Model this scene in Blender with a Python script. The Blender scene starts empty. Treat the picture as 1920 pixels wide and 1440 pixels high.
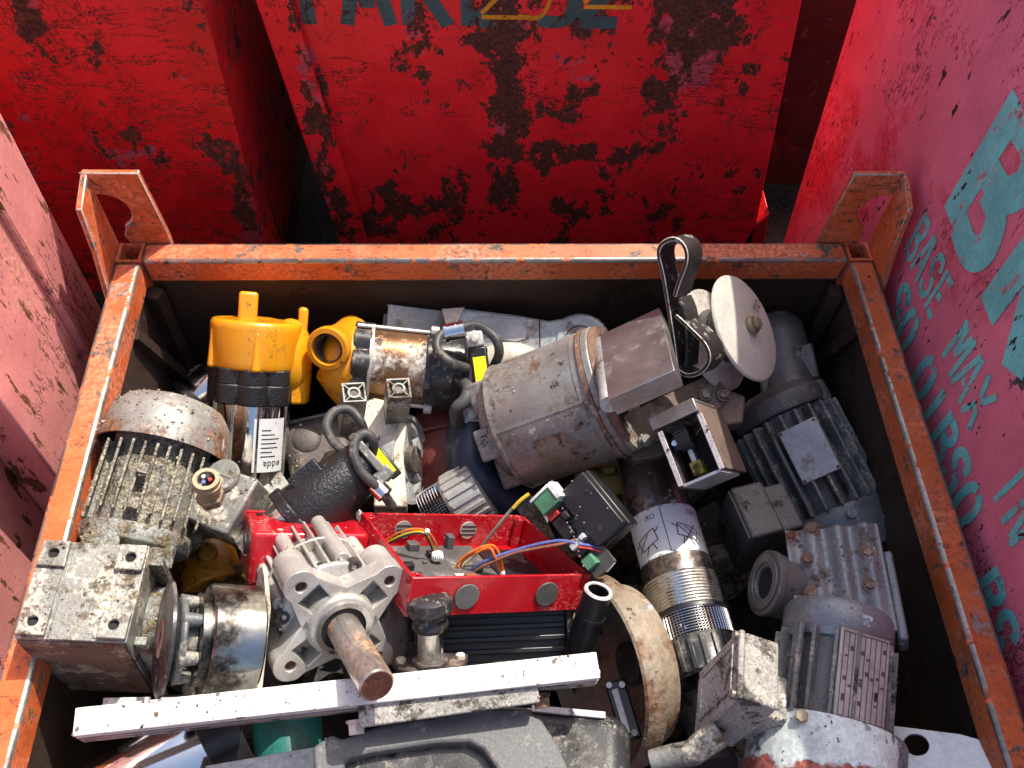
import bpy, bmesh, math, random
from mathutils import Vector, Matrix, noise as mnoise
from mathutils.geometry import tessellate_polygon
random.seed(7)
R = math.radians
SC = bpy.context.scene

# ------------------------------------------------------------------ camera
F = 1720.0                      # focal length in pixels of the 1920 x 1440 photograph
CAMZ = 1.07202                  # metres above the top rail of the bin (z = 0)
AX = Vector((0.99910704, -0.00759321, 0.04156285))
AY = Vector((-0.02952829, -0.82908118, 0.55834799))
AZ = Vector((0.03021932, -0.55907669, -0.82856506))
RIGHT = Vector((AX[0], AY[0], AZ[0])); DOWN = Vector((AX[1], AY[1], AZ[1])); FWD = Vector((AX[2], AY[2], AZ[2]))
cd = bpy.data.cameras.new('camera'); cam = bpy.data.objects.new('camera', cd); SC.collection.objects.link(cam)
cd.sensor_fit = 'HORIZONTAL'; cd.sensor_width = 36; cd.lens = 36 * F / 1920
cd.clip_start = 0.02; cd.clip_end = 200
cam.matrix_world = Matrix((( RIGHT.x, -DOWN.x, -FWD.x, 0), (RIGHT.y, -DOWN.y, -FWD.y, 0), (RIGHT.z, -DOWN.z, -FWD.z, CAMZ), (0, 0, 0, 1)))
SC.camera = cam

# ------------------------------------------------------------------ light
SUN = Vector((0.43, 0.56, 1)).normalized()
EL = math.asin(SUN.z); RO = math.atan2(SUN.x, SUN.y)
w = bpy.data.worlds.new('World'); SC.world = w; w.use_nodes = True
nt = w.node_tree; bg = nt.nodes['Background']; sky = nt.nodes.new('ShaderNodeTexSky')
sky.sky_type = 'NISHITA'; sky.sun_disc = False; sky.sun_elevation = EL; sky.sun_rotation = RO; sky.dust_density = 3.5; sky.ozone_density = .6
nt.links.new(sky.outputs[0], bg.inputs[0]); bg.inputs[1].default_value = 0.15
sl = bpy.data.lights.new('sun', 'SUN'); sl.energy = 3.75; sl.angle = R(0.5); sl.color = (1, .93, .82)
so = bpy.data.objects.new('sun', sl); SC.collection.objects.link(so)
so.rotation_euler = SUN.to_track_quat('Z', 'Y').to_euler(); so.location = SUN * 8
SC.view_settings.view_transform = 'Standard'; SC.view_settings.look = 'None'; SC.view_settings.gamma = 1
SC.view_settings.exposure = 0.68
SC.render.engine = 'CYCLES'; SC.cycles.max_bounces = 6; SC.cycles.use_denoising = True

# ------------------------------------------------------------------ node materials
def nd(nt, t, **k):
    n = nt.nodes.new(t)
    for a, v in k.items(): setattr(n, a, v)
    return n
def mixc(nt, f, a, b):
    m = nd(nt, 'ShaderNodeMix', data_type='RGBA')
    for s, v in ((m.inputs[0], f), (m.inputs[6], a), (m.inputs[7], b)):
        if isinstance(v, bpy.types.NodeSocket): nt.links.new(v, s)
        else: s.default_value = v if not isinstance(v, tuple) else (*v[:3], 1)
    return m.outputs[2]
def mth(nt, op, a, b=0.0, clamp=False):
    m = nd(nt, 'ShaderNodeMath', operation=op, use_clamp=clamp)
    for s, v in ((m.inputs[0], a), (m.inputs[1], b)):
        if isinstance(v, bpy.types.NodeSocket): nt.links.new(v, s)
        else: s.default_value = v
    return m.outputs[0]
def ramp(nt, v, lo, hi, a=0.0, b=1.0):
    m = nd(nt, 'ShaderNodeMapRange', interpolation_type='SMOOTHSTEP')
    nt.links.new(v, m.inputs[0])
    for i, x in ((1, lo), (2, hi), (3, a), (4, b)): m.inputs[i].default_value = x
    return m.outputs[0]
def mapped(nt, co, sc, loc=(0, 0, 0), rot=(0, 0, 0)):
    m = nd(nt, 'ShaderNodeMapping'); nt.links.new(co, m.inputs[0])
    m.inputs[1].default_value = loc; m.inputs[2].default_value = rot
    m.inputs[3].default_value = sc if isinstance(sc, tuple) else (sc, sc, sc)
    return m.outputs[0]
def fbm(nt, co, sc, det=6, rough=.62, loc=(0, 0, 0), rot=(0, 0, 0), dist=0.0):
    n = nd(nt, 'ShaderNodeTexNoise'); nt.links.new(mapped(nt, co, sc, loc, rot), n.inputs['Vector'])
    n.inputs['Scale'].default_value = 1; n.inputs['Detail'].default_value = det
    n.inputs['Roughness'].default_value = rough; n.inputs['Distortion'].default_value = dist
    return n.outputs[0]
MATS = {}
GRIT = dict(red_paint_worn=.08, teal_on_red=.1, red_paint_scratched=.08, pink_paint=.06, teal_stencil=.1, pink_paint_sunny=.08, orange_paint=.12, yellow_enamel=.05, yellow_enamel_old=.1, red_plastic=.04, motor_grey_brown=.06, steel_scuffed=.06, white_powdercoat=.05, label_white=.05, label_yellow=.05, cream_casting=.06, chrome=0, chrome_smoky=.05, chrome_dirty=.05, cast_alu=.16, tag_plate=.1, zinc_plate=.08, bin_sheet=.15, grey_filthy=.35, grey_filthy_fins=.4, concrete_crust=.35)
SEED = [0]
def mat(name, base, rough=.5, metal=0.0, layers=(), var=.25, vscale=9, bump=.25, bscale=140, brush=None, coat=0.0, spec=.5, seed=None, grit=.17):
    """layers: dict(c, s, lo, hi, r, m, blobs=[(x,y,z,rx,ry,rz,w)], line=width, rot) laid over the base by noise masks"""
    grit = GRIT.get(name, grit)
    m = bpy.data.materials.new(name); m.use_nodes = True; nt = m.node_tree
    if seed is None: SEED[0] += 1; seed = SEED[0]
    off = (seed * 3.7 % 11, seed * 5.3 % 13, seed * 7.9 % 17)
    bs = nt.nodes['Principled BSDF']; co = nd(nt, 'ShaderNodeTexCoord').outputs['Object']
    v = fbm(nt, co, vscale, 4, .65, off)
    lo = tuple(max(0, c * (1 - var)) for c in base); hi = tuple(min(1, c * (1 + var)) for c in base)
    col = mixc(nt, ramp(nt, v, .3, .7), lo, hi)
    rg = ramp(nt, v, .3, .7, rough * .8, min(1, rough * 1.2)); mt = None
    mv = metal
    h = fbm(nt, co, bscale, 3, .6, off)
    hh = mth(nt, 'MULTIPLY', h, .5)
    for i, L in enumerate(layers):
        o2 = tuple(a + 2.3 * (i + 1) for a in off)
        n = fbm(nt, co, L['s'], L.get('det', 5), L.get('rg', .68), o2, L.get('rot', (0, 0, 0)), L.get('dist', 0.0))
        if 's2' in L:
            n = mth(nt, 'ADD', n, mth(nt, 'MULTIPLY', mth(nt, 'SUBTRACT', fbm(nt, co, L['s2'], 4, .6, tuple(a + 6 for a in o2)), .5), .75))
        if 'line' in L:
            n = mth(nt, 'ABSOLUTE', mth(nt, 'SUBTRACT', n, .5))
            k = ramp(nt, n, 0, L['line'], 1, 0)
            g = fbm(nt, co, L.get('gs', 5), 4, .6, tuple(a + 9 for a in o2))
            k = mth(nt, 'MULTIPLY', k, ramp(nt, g, L['lo'], L['hi']))
        else:
            for (x, y, z, rx, ry, rz, wt) in L.get('blobs', ()):
                gr = nd(nt, 'ShaderNodeTexGradient', gradient_type='SPHERICAL')
                nt.links.new(mapped(nt, co, (1 / rx, 1 / ry, 1 / rz), (-x / rx, -y / ry, -z / rz)), gr.inputs[0])
                n = mth(nt, 'ADD', n, mth(nt, 'MULTIPLY', ramp(nt, gr.outputs[1], 0, .75), wt))
            k = ramp(nt, n, L['lo'], L['hi'])
        a = L.get('a', 1.0)
        if a < 1: k = mth(nt, 'MULTIPLY', k, a)
        c = L['c']
        cv = mixc(nt, ramp(nt, h, .35, .65), tuple(x * .6 for x in c), tuple(min(1, x * 1.35) for x in c))
        col = mixc(nt, k, col, cv)
        def blend(old, new):
            q = nd(nt, 'ShaderNodeMix', data_type='FLOAT'); nt.links.new(k, q.inputs[0])
            for s, vv in ((q.inputs[2], old), (q.inputs[3], new)):
                if isinstance(vv, bpy.types.NodeSocket): nt.links.new(vv, s)
                else: s.default_value = vv
            return q.outputs[0]
        rg = blend(rg, L.get('r', .85)); mv = blend(mv, L.get('m', 0.0))
        hh = mth(nt, 'ADD', hh, mth(nt, 'MULTIPLY', k, L.get('h', -.6)))
    if brush:
        b = fbm(nt, co, brush, 3, .5); hh = mth(nt, 'ADD', hh, b)
    if grit:
        fine = fbm(nt, co, bscale * 1.7, 2, .7, tuple(a + 4 for a in off))
        gm = nd(nt, 'ShaderNodeMix', data_type='RGBA', blend_type='MULTIPLY'); gm.inputs[0].default_value = 1
        nt.links.new(col, gm.inputs[6]); nt.links.new(ramp(nt, mth(nt, 'MULTIPLY', mth(nt, 'ADD', fine, h), .5), .36, .64, 1 - grit, 1 + grit * .8), gm.inputs[7]); col = gm.outputs[2]
    nt.links.new(col, bs.inputs['Base Color'])
    nt.links.new(rg, bs.inputs['Roughness'])
    if isinstance(mv, bpy.types.NodeSocket): nt.links.new(mv, bs.inputs['Metallic'])
    else: bs.inputs['Metallic'].default_value = mv
    bs.inputs['Specular IOR Level'].default_value = spec
    bs.inputs['Coat Weight'].default_value = coat; bs.inputs['Coat Roughness'].default_value = .08
    if bump:
        bn = nd(nt, 'ShaderNodeBump'); bn.inputs['Strength'].default_value = bump; bn.inputs['Distance'].default_value = {'black_wrinkle': .0032, 'yellow_enamel': .0022}.get(name, .0015)
        nt.links.new(hh, bn.inputs['Height']); nt.links.new(bn.outputs[0], bs.inputs['Normal'])
    MATS[name] = m
    return m

RUST = (.10, .032, .018)
def redlay(blobs=(), big=.60, k=0):
    return [dict(c=(.55, .05, .01), s=5, lo=.58, hi=.72, a=.35, r=.5, h=0),
            dict(c=(.15, .135, .19), s=9, lo=.63, hi=.66, blobs=[(x, y, z, rx * .8, ry, rz * .8, wt * .7) for x, y, z, rx, ry, rz, wt in blobs], a=.5, h=-.2),
            dict(c=RUST, s=(30, 30, 22), lo=big + .012, hi=big + .03, blobs=blobs, h=-.7, r=.8, rg=.72, s2=(9, 9, 6)),
            dict(c=(.045, .015, .012), s=(7, 7, 32), lo=.52 - k, hi=.57 - k, line=.016, gs=6, h=-.5),
            dict(c=(.05, .016, .012), s=(24, 24, 14), rot=(0, .6, 0), lo=.53 - k, hi=.57 - k, line=.014, gs=7, h=-.5),
            dict(c=(.06, .02, .012), s=60, lo=.685, hi=.71, h=-.4)]
# the middle skip: two broad rust runs and a band, in the skip's own metres (x right, z up)
MB = [(.055, 0, .22, .075, 9, .2, .19), (.06, 0, -.04, .05, 9, .28, .16), (.335, 0, .2, .12, 9, .2, .20), (.2, 0, -.05, .2, 9, .04, .15), (.33, 0, .0, .08, 9, .12, .15), (.2, 0, .1, .06, 9, .22, .07), (-.09, 0, .18, .035, 9, .1, .13), (-.26, 0, -.05, .035, 9, .5, .15), (.12, 0, -.12, .3, 9, .12, .05), (-.02, 0, -.2, .4, 9, .12, .04), (.3, 0, -.2, .2, 9, .1, .05)]
mat('red_paint_worn', (.90, .022, .032), .42, layers=redlay(MB), var=.12, bump=.5, seed=3)
mat('teal_on_red', (.05, .13, .13), .55, layers=redlay(MB)[1:], var=.2, bump=.5, seed=3)
mat('red_paint_scratched', (.66, .014, .018), .42, layers=redlay([(.40, 0, .03, .35, 9, .13, .06), (.70, 0, -.1, .03, 9, .4, .13)], .615, .08), var=.18, bump=.5, seed=5)
mat('red_shade_dark', (.06, .004, .006), .5, layers=redlay((), .66), var=.2)  # red darkened to stand for the shade in the gap; skip feet share it
def pinklay(): return [
    dict(c=(.62, .03, .05), s=4, lo=.53, hi=.64, a=.75, r=.45, h=0),
    dict(c=(.06, .02, .015), s=(60, 34, 14), lo=.635, hi=.65, h=-.7),
    dict(c=(.09, .07, .06), s=(9, 9, 5), lo=.68, hi=.69, h=-.6),
    dict(c=(.42, .02, .04), s=(9, 16, 5), rot=(.5, 0, 0), lo=.5, hi=.55, line=.010, gs=3, h=0),
    dict(c=(.05, .02, .014), s=(14, 30, 9), rot=(-.45, 0, 0), lo=.58, hi=.6, line=.018, gs=5, h=-.5)]
PB = [(0, -.5, .15, 9, .25, .25, .10)]
pl = pinklay(); pl[1]['blobs'] = PB
mat('pink_paint', (.84, .20, .275), .38, layers=pl, var=.12, bump=.35, seed=8)
mat('teal_stencil', (.20, .62, .57), .5, layers=[dict(c=(.03, .22, .17), s=(8, 8, 4), lo=.6, hi=.66, a=.8, h=0), dict(c=(.66, .13, .18), s=(60, 50, 22), lo=.56, hi=.64, h=0, a=.75)] + pl[1:3], var=.18, bump=.3, seed=8)
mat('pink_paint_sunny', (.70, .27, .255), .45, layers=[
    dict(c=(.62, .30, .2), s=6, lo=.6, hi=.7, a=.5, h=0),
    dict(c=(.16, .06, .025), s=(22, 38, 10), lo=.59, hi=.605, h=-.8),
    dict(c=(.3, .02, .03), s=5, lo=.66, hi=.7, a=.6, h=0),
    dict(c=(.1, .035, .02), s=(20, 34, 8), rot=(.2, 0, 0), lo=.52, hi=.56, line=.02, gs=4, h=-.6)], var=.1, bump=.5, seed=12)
ORL = [dict(c=(.28, .22, .18), s=(6, 9, 20), lo=.595, hi=.625, h=-.5, r=.5, m=.4, det=9), dict(c=(.62, .20, .105), s=7, lo=.42, hi=.62, a=.75, h=0),
       dict(c=(.16, .11, .085), s=(26, 26, 26), lo=.60, hi=.63, h=-.5, r=.6),
       dict(c=(.07, .035, .02), s=50, lo=.66, hi=.69, h=-.5),
       dict(c=(.06, .03, .02), s=(9, 40, 30), rot=(0, 0, .7), lo=.5, hi=.56, line=.012, gs=7, h=-.4)]
mat('orange_paint', (.60, .125, .035), .42, layers=ORL, var=.2, bump=.4)
mat('orange_edge_bare', (.34, .30, .26), .38, .75, layers=[dict(c=(.55, .14, .05), s=30, lo=.55, hi=.6, h=0, r=.5), dict(c=(.12, .07, .045), s=45, lo=.6, hi=.66)], bump=.5)
mat('bin_sheet', (.045, .027, .018), .6, layers=[dict(c=(.20, .045, .015), s=(14, 14, 2.5), lo=.66, hi=.70, r=.6), dict(c=(.05, .03, .02), s=20, lo=.55, hi=.65)], bump=.4)
mat('ground_dirt', (.10, .09, .085), .9, layers=[dict(c=(.06, .055, .05), s=4, lo=.5, hi=.6), dict(c=(.2, .18, .16), s=40, lo=.65, hi=.7)], bump=.8, bscale=60)

DIRT = (.16, .125, .075)
def grime(k=.5, c=DIRT, s=22): return [dict(c=(c[0] * .45, c[1] * .4, c[2] * .4), s=s, lo=k + .06, hi=k + .16, r=.9, h=.3), dict(c=c, s=s * 2.1, lo=k, hi=k + .14, r=.95, h=.6)]
mat('grey_filthy', (.26, .27, .245), .6, .25, grime(.46), bump=.9, bscale=260)
mat('grey_filthy_fins', (.27, .265, .24), .65, .2, grime(.42, (.29, .26, .195), 30), bump=1.0, bscale=300)
mat('grey_rusty_cover', (.27, .265, .24), .45, .3, [dict(c=(.20, .085, .04), s=11, lo=.46, hi=.58, r=.8), dict(c=(.50, .46, .4), s=24, lo=.62, hi=.66, r=.5, h=.2), dict(c=(.06, .04, .03), s=60, lo=.64, hi=.68)], bump=.5)
mat('gear_grey', (.27, .27, .245), .5, .3, [dict(c=(.42, .39, .32), s=16, lo=.5, hi=.56, r=.7, h=.2), dict(c=(.13, .10, .065), s=30, lo=.52, hi=.64, r=.9), dict(c=(.05, .04, .03), s=60, lo=.62, hi=.68)], bump=.7, bscale=200)
mat('cast_alu', (.56, .54, .50), .42, .45, [dict(c=(.36, .30, .2), s=20, lo=.58, hi=.72, r=.85, a=.75, h=.2), dict(c=(.1, .08, .06), s=70, lo=.68, hi=.72)], bump=.5, bscale=420)
mat('blue_grey_alu', (.22, .235, .25), .45, .45, [dict(c=(.12, .085, .06), s=18, lo=.55, hi=.66, r=.85), dict(c=(.42, .44, .47), s=40, lo=.62, hi=.67, r=.5, h=.1), dict(c=(.13, .05, .03), s=14, lo=.64, hi=.69)], bump=.7, bscale=240)
mat('blue_grey_dark', (.135, .13, .125), .5, .3, [dict(c=(.22, .2, .18), s=30, lo=.55, hi=.68, r=.8, h=.1), dict(c=(.05, .035, .025), s=16, lo=.58, hi=.66)], bump=.7, bscale=240)
mat('blue_grey_fins', (.16, .165, .17), .5, .3, [dict(c=(.30, .27, .23), s=30, lo=.48, hi=.62, r=.9, h=.2), dict(c=(.05, .04, .03), s=18, lo=.58, hi=.68), dict(c=(.16, .07, .035), s=22, lo=.62, hi=.68)], bump=.9, bscale=240)
mat('flaking_paint', (.62, .70, .68), .45, 0, [dict(c=(.20, .225, .24), s=9, lo=.49, hi=.5, r=.5, det=8), dict(c=(.34, .10, .075), s=(6, 6, 9), lo=.62, hi=.67, r=.8, blobs=[(0, 0, .20, .3, .3, .06, .3)])], bump=.6, seed=4)
mat('motor_grey_brown', (.27, .26, .245), .42, .35, [dict(c=(.20, .17, .13), s=7, lo=.46, hi=.62, r=.6, h=0, a=.8), dict(c=(.13, .075, .045), s=16, lo=.58, hi=.66, r=.8, a=.9), dict(c=(.46, .43, .37), s=26, lo=.63, hi=.69, r=.6, h=.1), dict(c=(.035, .028, .022), s=30, lo=.62, hi=.65), dict(c=(.05, .04, .03), s=(26, 26, 8), lo=.5, hi=.56, line=.02, gs=9, h=-.2), dict(c=(.5, .48, .45), s=(14, 50, 30), rot=(.4, .2, 0), lo=.52, hi=.58, line=.008, gs=9, h=-.2)], bump=.45)
mat('rust_heavy', (.19, .11, .075), .75, .2, [dict(c=(.36, .30, .23), s=20, lo=.5, hi=.62, r=.7), dict(c=(.05, .025, .015), s=30, lo=.58, hi=.68)], bump=.9)
mat('steel_scuffed', (.40, .37, .36), .35, .8, [dict(c=(.16, .12, .10), s=12, lo=.52, hi=.64, r=.6, h=0), dict(c=(.04, .03, .025), s=44, lo=.66, hi=.7)], brush=(300, 30, 30), bump=.3)
mat('chrome', (.78, .78, .78), .09, 1.0, [dict(c=(.2, .17, .14), s=(30, 30, 8), lo=.62, hi=.8, r=.5, m=.5, a=.7, h=0), dict(c=(.55, .53, .5), s=70, lo=.66, hi=.7, r=.5, h=.05)], var=.06, bump=.08)
mat('chrome_dirty', (.62, .61, .58), .16, 1.0, [dict(c=(.30, .26, .19), s=(22, 22, 9), lo=.46, hi=.66, r=.55, m=.3, a=.85, h=0), dict(c=(.05, .045, .04), s=18, lo=.62, hi=.72, r=.4, m=.6, h=0)], var=.15, bump=.2)
mat('crust_brown', (.17, .12, .085), .8, 0, [dict(c=(.30, .25, .19), s=24, lo=.52, hi=.62), dict(c=(.05, .035, .025), s=14, lo=.52, hi=.62), dict(c=(.2, .07, .035), s=12, lo=.6, hi=.66)], bump=1.0, bscale=180)
mat('case_shade_brown', (.17, .125, .10), .55, .3, [dict(c=(.30, .26, .22), s=22, lo=.55, hi=.66, r=.8), dict(c=(.06, .035, .025), s=16, lo=.54, hi=.64)], bump=.6, grit=.15)  # brown darkened to stand for shade on gear case and switch box panel
mat('chrome_smoky', (.34, .33, .31), .13, 1.0, [dict(c=(.16, .14, .10), s=(22, 22, 9), lo=.42, hi=.58, r=.55, m=.3, a=.85, h=0), dict(c=(.04, .035, .03), s=10, lo=.48, hi=.6, r=.25, m=.8, h=0)], var=.2, bump=.2)
mat('chrome_dark', (.30, .28, .26), .2, .9, [dict(c=(.10, .07, .05), s=16, lo=.5, hi=.62, r=.5, m=.4, h=0), dict(c=(.45, .42, .38), s=34, lo=.6, hi=.68, r=.6, m=.1, h=0)], bump=.2)
mat('chrome_orange_reflection', (.28, .16, .085), .28, .75, [dict(c=(.42, .40, .36), s=(16, 16, 16), lo=.5, hi=.6, r=.8, m=.1, h=.1), dict(c=(.03, .025, .02), s=24, lo=.56, hi=.62, r=.5)], bump=.5)  # orange reflection put into the chrome's base colour, grime over it
mat('yellow_enamel', (.82, .34, .008), .28, 0, [dict(c=(.3, .12, .01), s=34, lo=.66, hi=.69), dict(c=(.10, .07, .04), s=(18, 18, 10), lo=.60, hi=.72, a=.55, r=.6, h=0), dict(c=(.05, .04, .03), s=(40, 40, 20), lo=.52, hi=.56, line=.01, gs=12, h=-.2)], var=.06, bump=.25, bscale=420, coat=.5)
mat('yellow_enamel_old', (.75, .30, .01), .35, 0, [dict(c=(.25, .1, .01), s=24, lo=.66, hi=.72), dict(c=(.05, .04, .02), s=50, lo=.7, hi=.73)], var=.1, bump=.3, bscale=300)
mat('yellow_grimy', (.42, .17, .01), .4, 0, [dict(c=(.09, .05, .015), s=20, lo=.5, hi=.62)], bump=.3)
mat('black_wrinkle', (.018, .018, .019), .28, 0, [dict(c=(.16, .15, .13), s=90, lo=.64, hi=.74, r=.8, a=.6, h=.1)], bump=.9, bscale=300)
mat('black_dusty', (.028, .028, .030), .3, 0, [dict(c=(.26, .24, .20), s=60, lo=.56, hi=.66, r=.9, a=.8, h=.2), dict(c=(.2, .185, .155), s=14, lo=.52, hi=.66, r=.9, a=.7, h=.1)], bump=.25, bscale=300)
mat('black_plastic', (.016, .016, .018), .35, 0, [dict(c=(.12, .11, .1), s=70, lo=.66, hi=.74, r=.9, a=.6, h=.1)], bump=.15)
mat('rubber_cable', (.055, .055, .055), .55, 0, [dict(c=(.3, .27, .22), s=40, lo=.52, hi=.68, r=.9, a=.7, h=.1)], bump=.3)
mat('matt_black_shade', (.008, .008, .009), .8, bump=.2)  # black of seal and seam; stands for shade inside holes and recesses
mat('grey_moulded', (.13, .135, .135), .6, 0, [dict(c=(.30, .28, .24), s=26, lo=.52, hi=.66, r=.95, a=.8, h=.1), dict(c=(.42, .4, .36), s=120, lo=.68, hi=.72, h=.1)], bump=.6, bscale=300)
mat('white_powdercoat', (.74, .73, .69), .4, 0, [dict(c=(.42, .36, .30), s=(9, 30, 30), lo=.56, hi=.72, a=.5, r=.7, h=0), dict(c=(.14, .10, .08), s=60, lo=.60, hi=.66, r=.8, h=.05), dict(c=(.3, .26, .22), s=(50, 12, 12), lo=.5, hi=.56, line=.012, gs=12, h=0)], var=.04, bump=.12)
mat('alu_shade_grimy', (.34, .30, .28), .45, .5, [dict(c=(.09, .06, .05), s=(40, 40, 40), lo=.5, hi=.66, r=.8)], bump=.2)  # grimy grey, darkened for the shade on the bar's front face
mat('pale_scratched', (.55, .52, .52), .5, .1, [dict(c=(.12, .09, .08), s=40, lo=.6, hi=.66, r=.8)], bump=.3)
mat('zinc_plate', (.55, .57, .60), .4, .5, [dict(c=(.3, .27, .24), s=12, lo=.58, hi=.7, r=.7, a=.6, h=0)], bump=.2)
mat('concrete_crust', (.36, .345, .31), .85, 0, [dict(c=(.1, .09, .075), s=34, lo=.52, hi=.6), dict(c=(.55, .53, .48), s=60, lo=.6, hi=.66, h=.3)], bump=1.0, bscale=260)
mat('dark_iron', (.085, .07, .065), .55, .4, [dict(c=(.2, .15, .12), s=24, lo=.56, hi=.68, r=.8, h=.1)], bump=.6)
mat('cream_casting', (.54, .515, .45), .55, 0, [dict(c=(.28, .26, .24), s=12, lo=.48, hi=.66, a=.6, h=0), dict(c=(.1, .07, .05), s=70, lo=.68, hi=.72)], var=.1, bump=.4)
mat('beige_plastic', (.60, .55, .44), .5, 0, [dict(c=(.25, .18, .11), s=26, lo=.56, hi=.7, r=.8)], bump=.3)
mat('beige_rusted', (.29, .235, .17), .7, 0, [dict(c=(.17, .085, .045), s=11, lo=.48, hi=.62, r=.85), dict(c=(.36, .38, .42), s=10, lo=.6, hi=.66), dict(c=(.06, .04, .03), s=46, lo=.62, hi=.67)], bump=.7)
mat('screw_pale_grey', (.62, .61, .56), .6, bump=.1)  # pale grey of the bar's end screws
mat('galvanised_grey', (.45, .46, .45), .45, .3, [dict(c=(.03, .025, .02), s=(20, 20, 20), lo=.58, hi=.64, r=.8), dict(c=(.22, .17, .13), s=12, lo=.56, hi=.68, r=.7)], bump=.3)
mat('blue_grey_shell', (.38, .42, .43), .42, .3, [dict(c=(.2, .13, .1), s=14, lo=.54, hi=.64, r=.7, a=.8), dict(c=(.42, .40, .3), s=9, lo=.6, hi=.7, r=.6, h=0)], bump=.3)
mat('red_plastic', (.42, .006, .014), .22, 0, [dict(c=(.60, .20, .18), s=(7, 12, 16), lo=.52, hi=.76, a=.5, r=.6, h=0), dict(c=(.66, .3, .27), s=(30, 9, 40), rot=(.3, .5, 0), lo=.5, hi=.56, line=.008, gs=14, h=-.1), dict(c=(.13, .06, .04), s=40, lo=.6, hi=.7, a=.5, r=.8, h=0), dict(c=(.2, .01, .01), s=60, lo=.7, hi=.74, h=0)], var=.06, bump=.08, coat=.4)
mat('grommet_grey', (.10, .10, .095), .6, bump=.2)
mat('board_grey', (.085, .082, .08), .55, 0, [dict(c=(.28, .26, .24), s=14, lo=.5, hi=.65, r=.8, a=.7, h=0)], bump=.2)
mat('pcb_green', (.07, .20, .11), .4, bump=.2, var=.4)
mat('terminal_white', (.72, .74, .7), .4, bump=.1)
mat('wire_orange', (.78, .17, .02), .4, bump=0)
mat('wire_blue', (.10, .13, .36), .4, bump=0)
mat('wire_brown', (.24, .09, .05), .45, bump=0)
mat('wire_yellow', (.70, .5, .03), .4, bump=0)
mat('wire_dusty', (.32, .30, .22), .6, bump=.2)
mat('wire_red', (.45, .03, .02), .4, bump=0)
mat('brass', (.34, .275, .18), .55, .4, [dict(c=(.2, .12, .06), s=40, lo=.55, hi=.68)], bump=.3)
mat('bolt_steel', (.42, .40, .37), .4, .8, [dict(c=(.16, .08, .04), s=60, lo=.54, hi=.66, r=.8)], bump=.3)
mat('label_white', (.74, .76, .78), .4, 0, [dict(c=(.45, .42, .38), s=30, lo=.62, hi=.75, a=.5, h=0)], var=.03, bump=.05)
mat('label_yellow', (.85, .78, .01), .4, 0, [dict(c=(.4, .36, .05), s=60, lo=.68, hi=.74, a=.6, h=0)], var=.05, bump=.05)
mat('ink_black', (.02, .02, .022), .5, bump=0)
mat('ink_dark_red', (.085, .06, .055), .6, bump=0)
mat('marker_orange', (.8, .36, .02), .5, layers=[dict(c=RUST, s=60, lo=.62, hi=.66)], bump=.1)
mat('tag_plate', (.40, .385, .375), .4, .55, [dict(c=(.18, .14, .12), s=22, lo=.55, hi=.68, r=.6, a=.8)], brush=(20, 300, 20), bump=.25)
mat('shaft_steel', (.50, .46, .41), .32, .75, [dict(c=(.36, .20, .10), s=(18, 18, 10), lo=.48, hi=.62, r=.7, m=.2, a=.85, blobs=[(0, 0, .16, .3, .3, .035, .3)]), dict(c=(.12, .06, .03), s=40, lo=.64, hi=.72)], bump=.3)
mat('rust_face', (.10, .035, .022), .75, .2, [dict(c=(.2, .08, .04), s=40, lo=.55, hi=.65)], bump=.6)
mat('teal_plastic', (.015, .15, .135), .45, 0, [dict(c=(.1, .09, .07), s=16, lo=.5, hi=.68, a=.7, r=.8)], bump=.2)
mat('debris_dark', (.05, .045, .042), .6, .3, [dict(c=(.16, .11, .075), s=20, lo=.52, hi=.64, r=.8), dict(c=(.2, .03, .02), s=7, lo=.66, hi=.7), dict(c=(.3, .3, .3), s=30, lo=.66, hi=.7, r=.4)], bump=.7)
mat('maroon_drum', (.13, .022, .018), .5, 0, [dict(c=(.3, .17, .13), s=30, lo=.64, hi=.7)], bump=.3)
mat('oily_yellow', (.34, .27, .04), .5, 0, [dict(c=(.08, .06, .02), s=20, lo=.5, hi=.62)], bump=.4)
mat('navy_hose', (.022, .03, .06), .4, 0, [dict(c=(.2, .19, .17), s=26, lo=.6, hi=.72, r=.8)], bump=.3)
mat('strap_black', (.035, .034, .033), .45, .3, [dict(c=(.3, .28, .25), s=70, lo=.57, hi=.68, r=.9, h=.2)], bump=.7, bscale=300)
mat('edge_bare_pale', (.72, .66, .56), .5, .1, [dict(c=(.3, .16, .08), s=60, lo=.58, hi=.66)], bump=.5)

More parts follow.
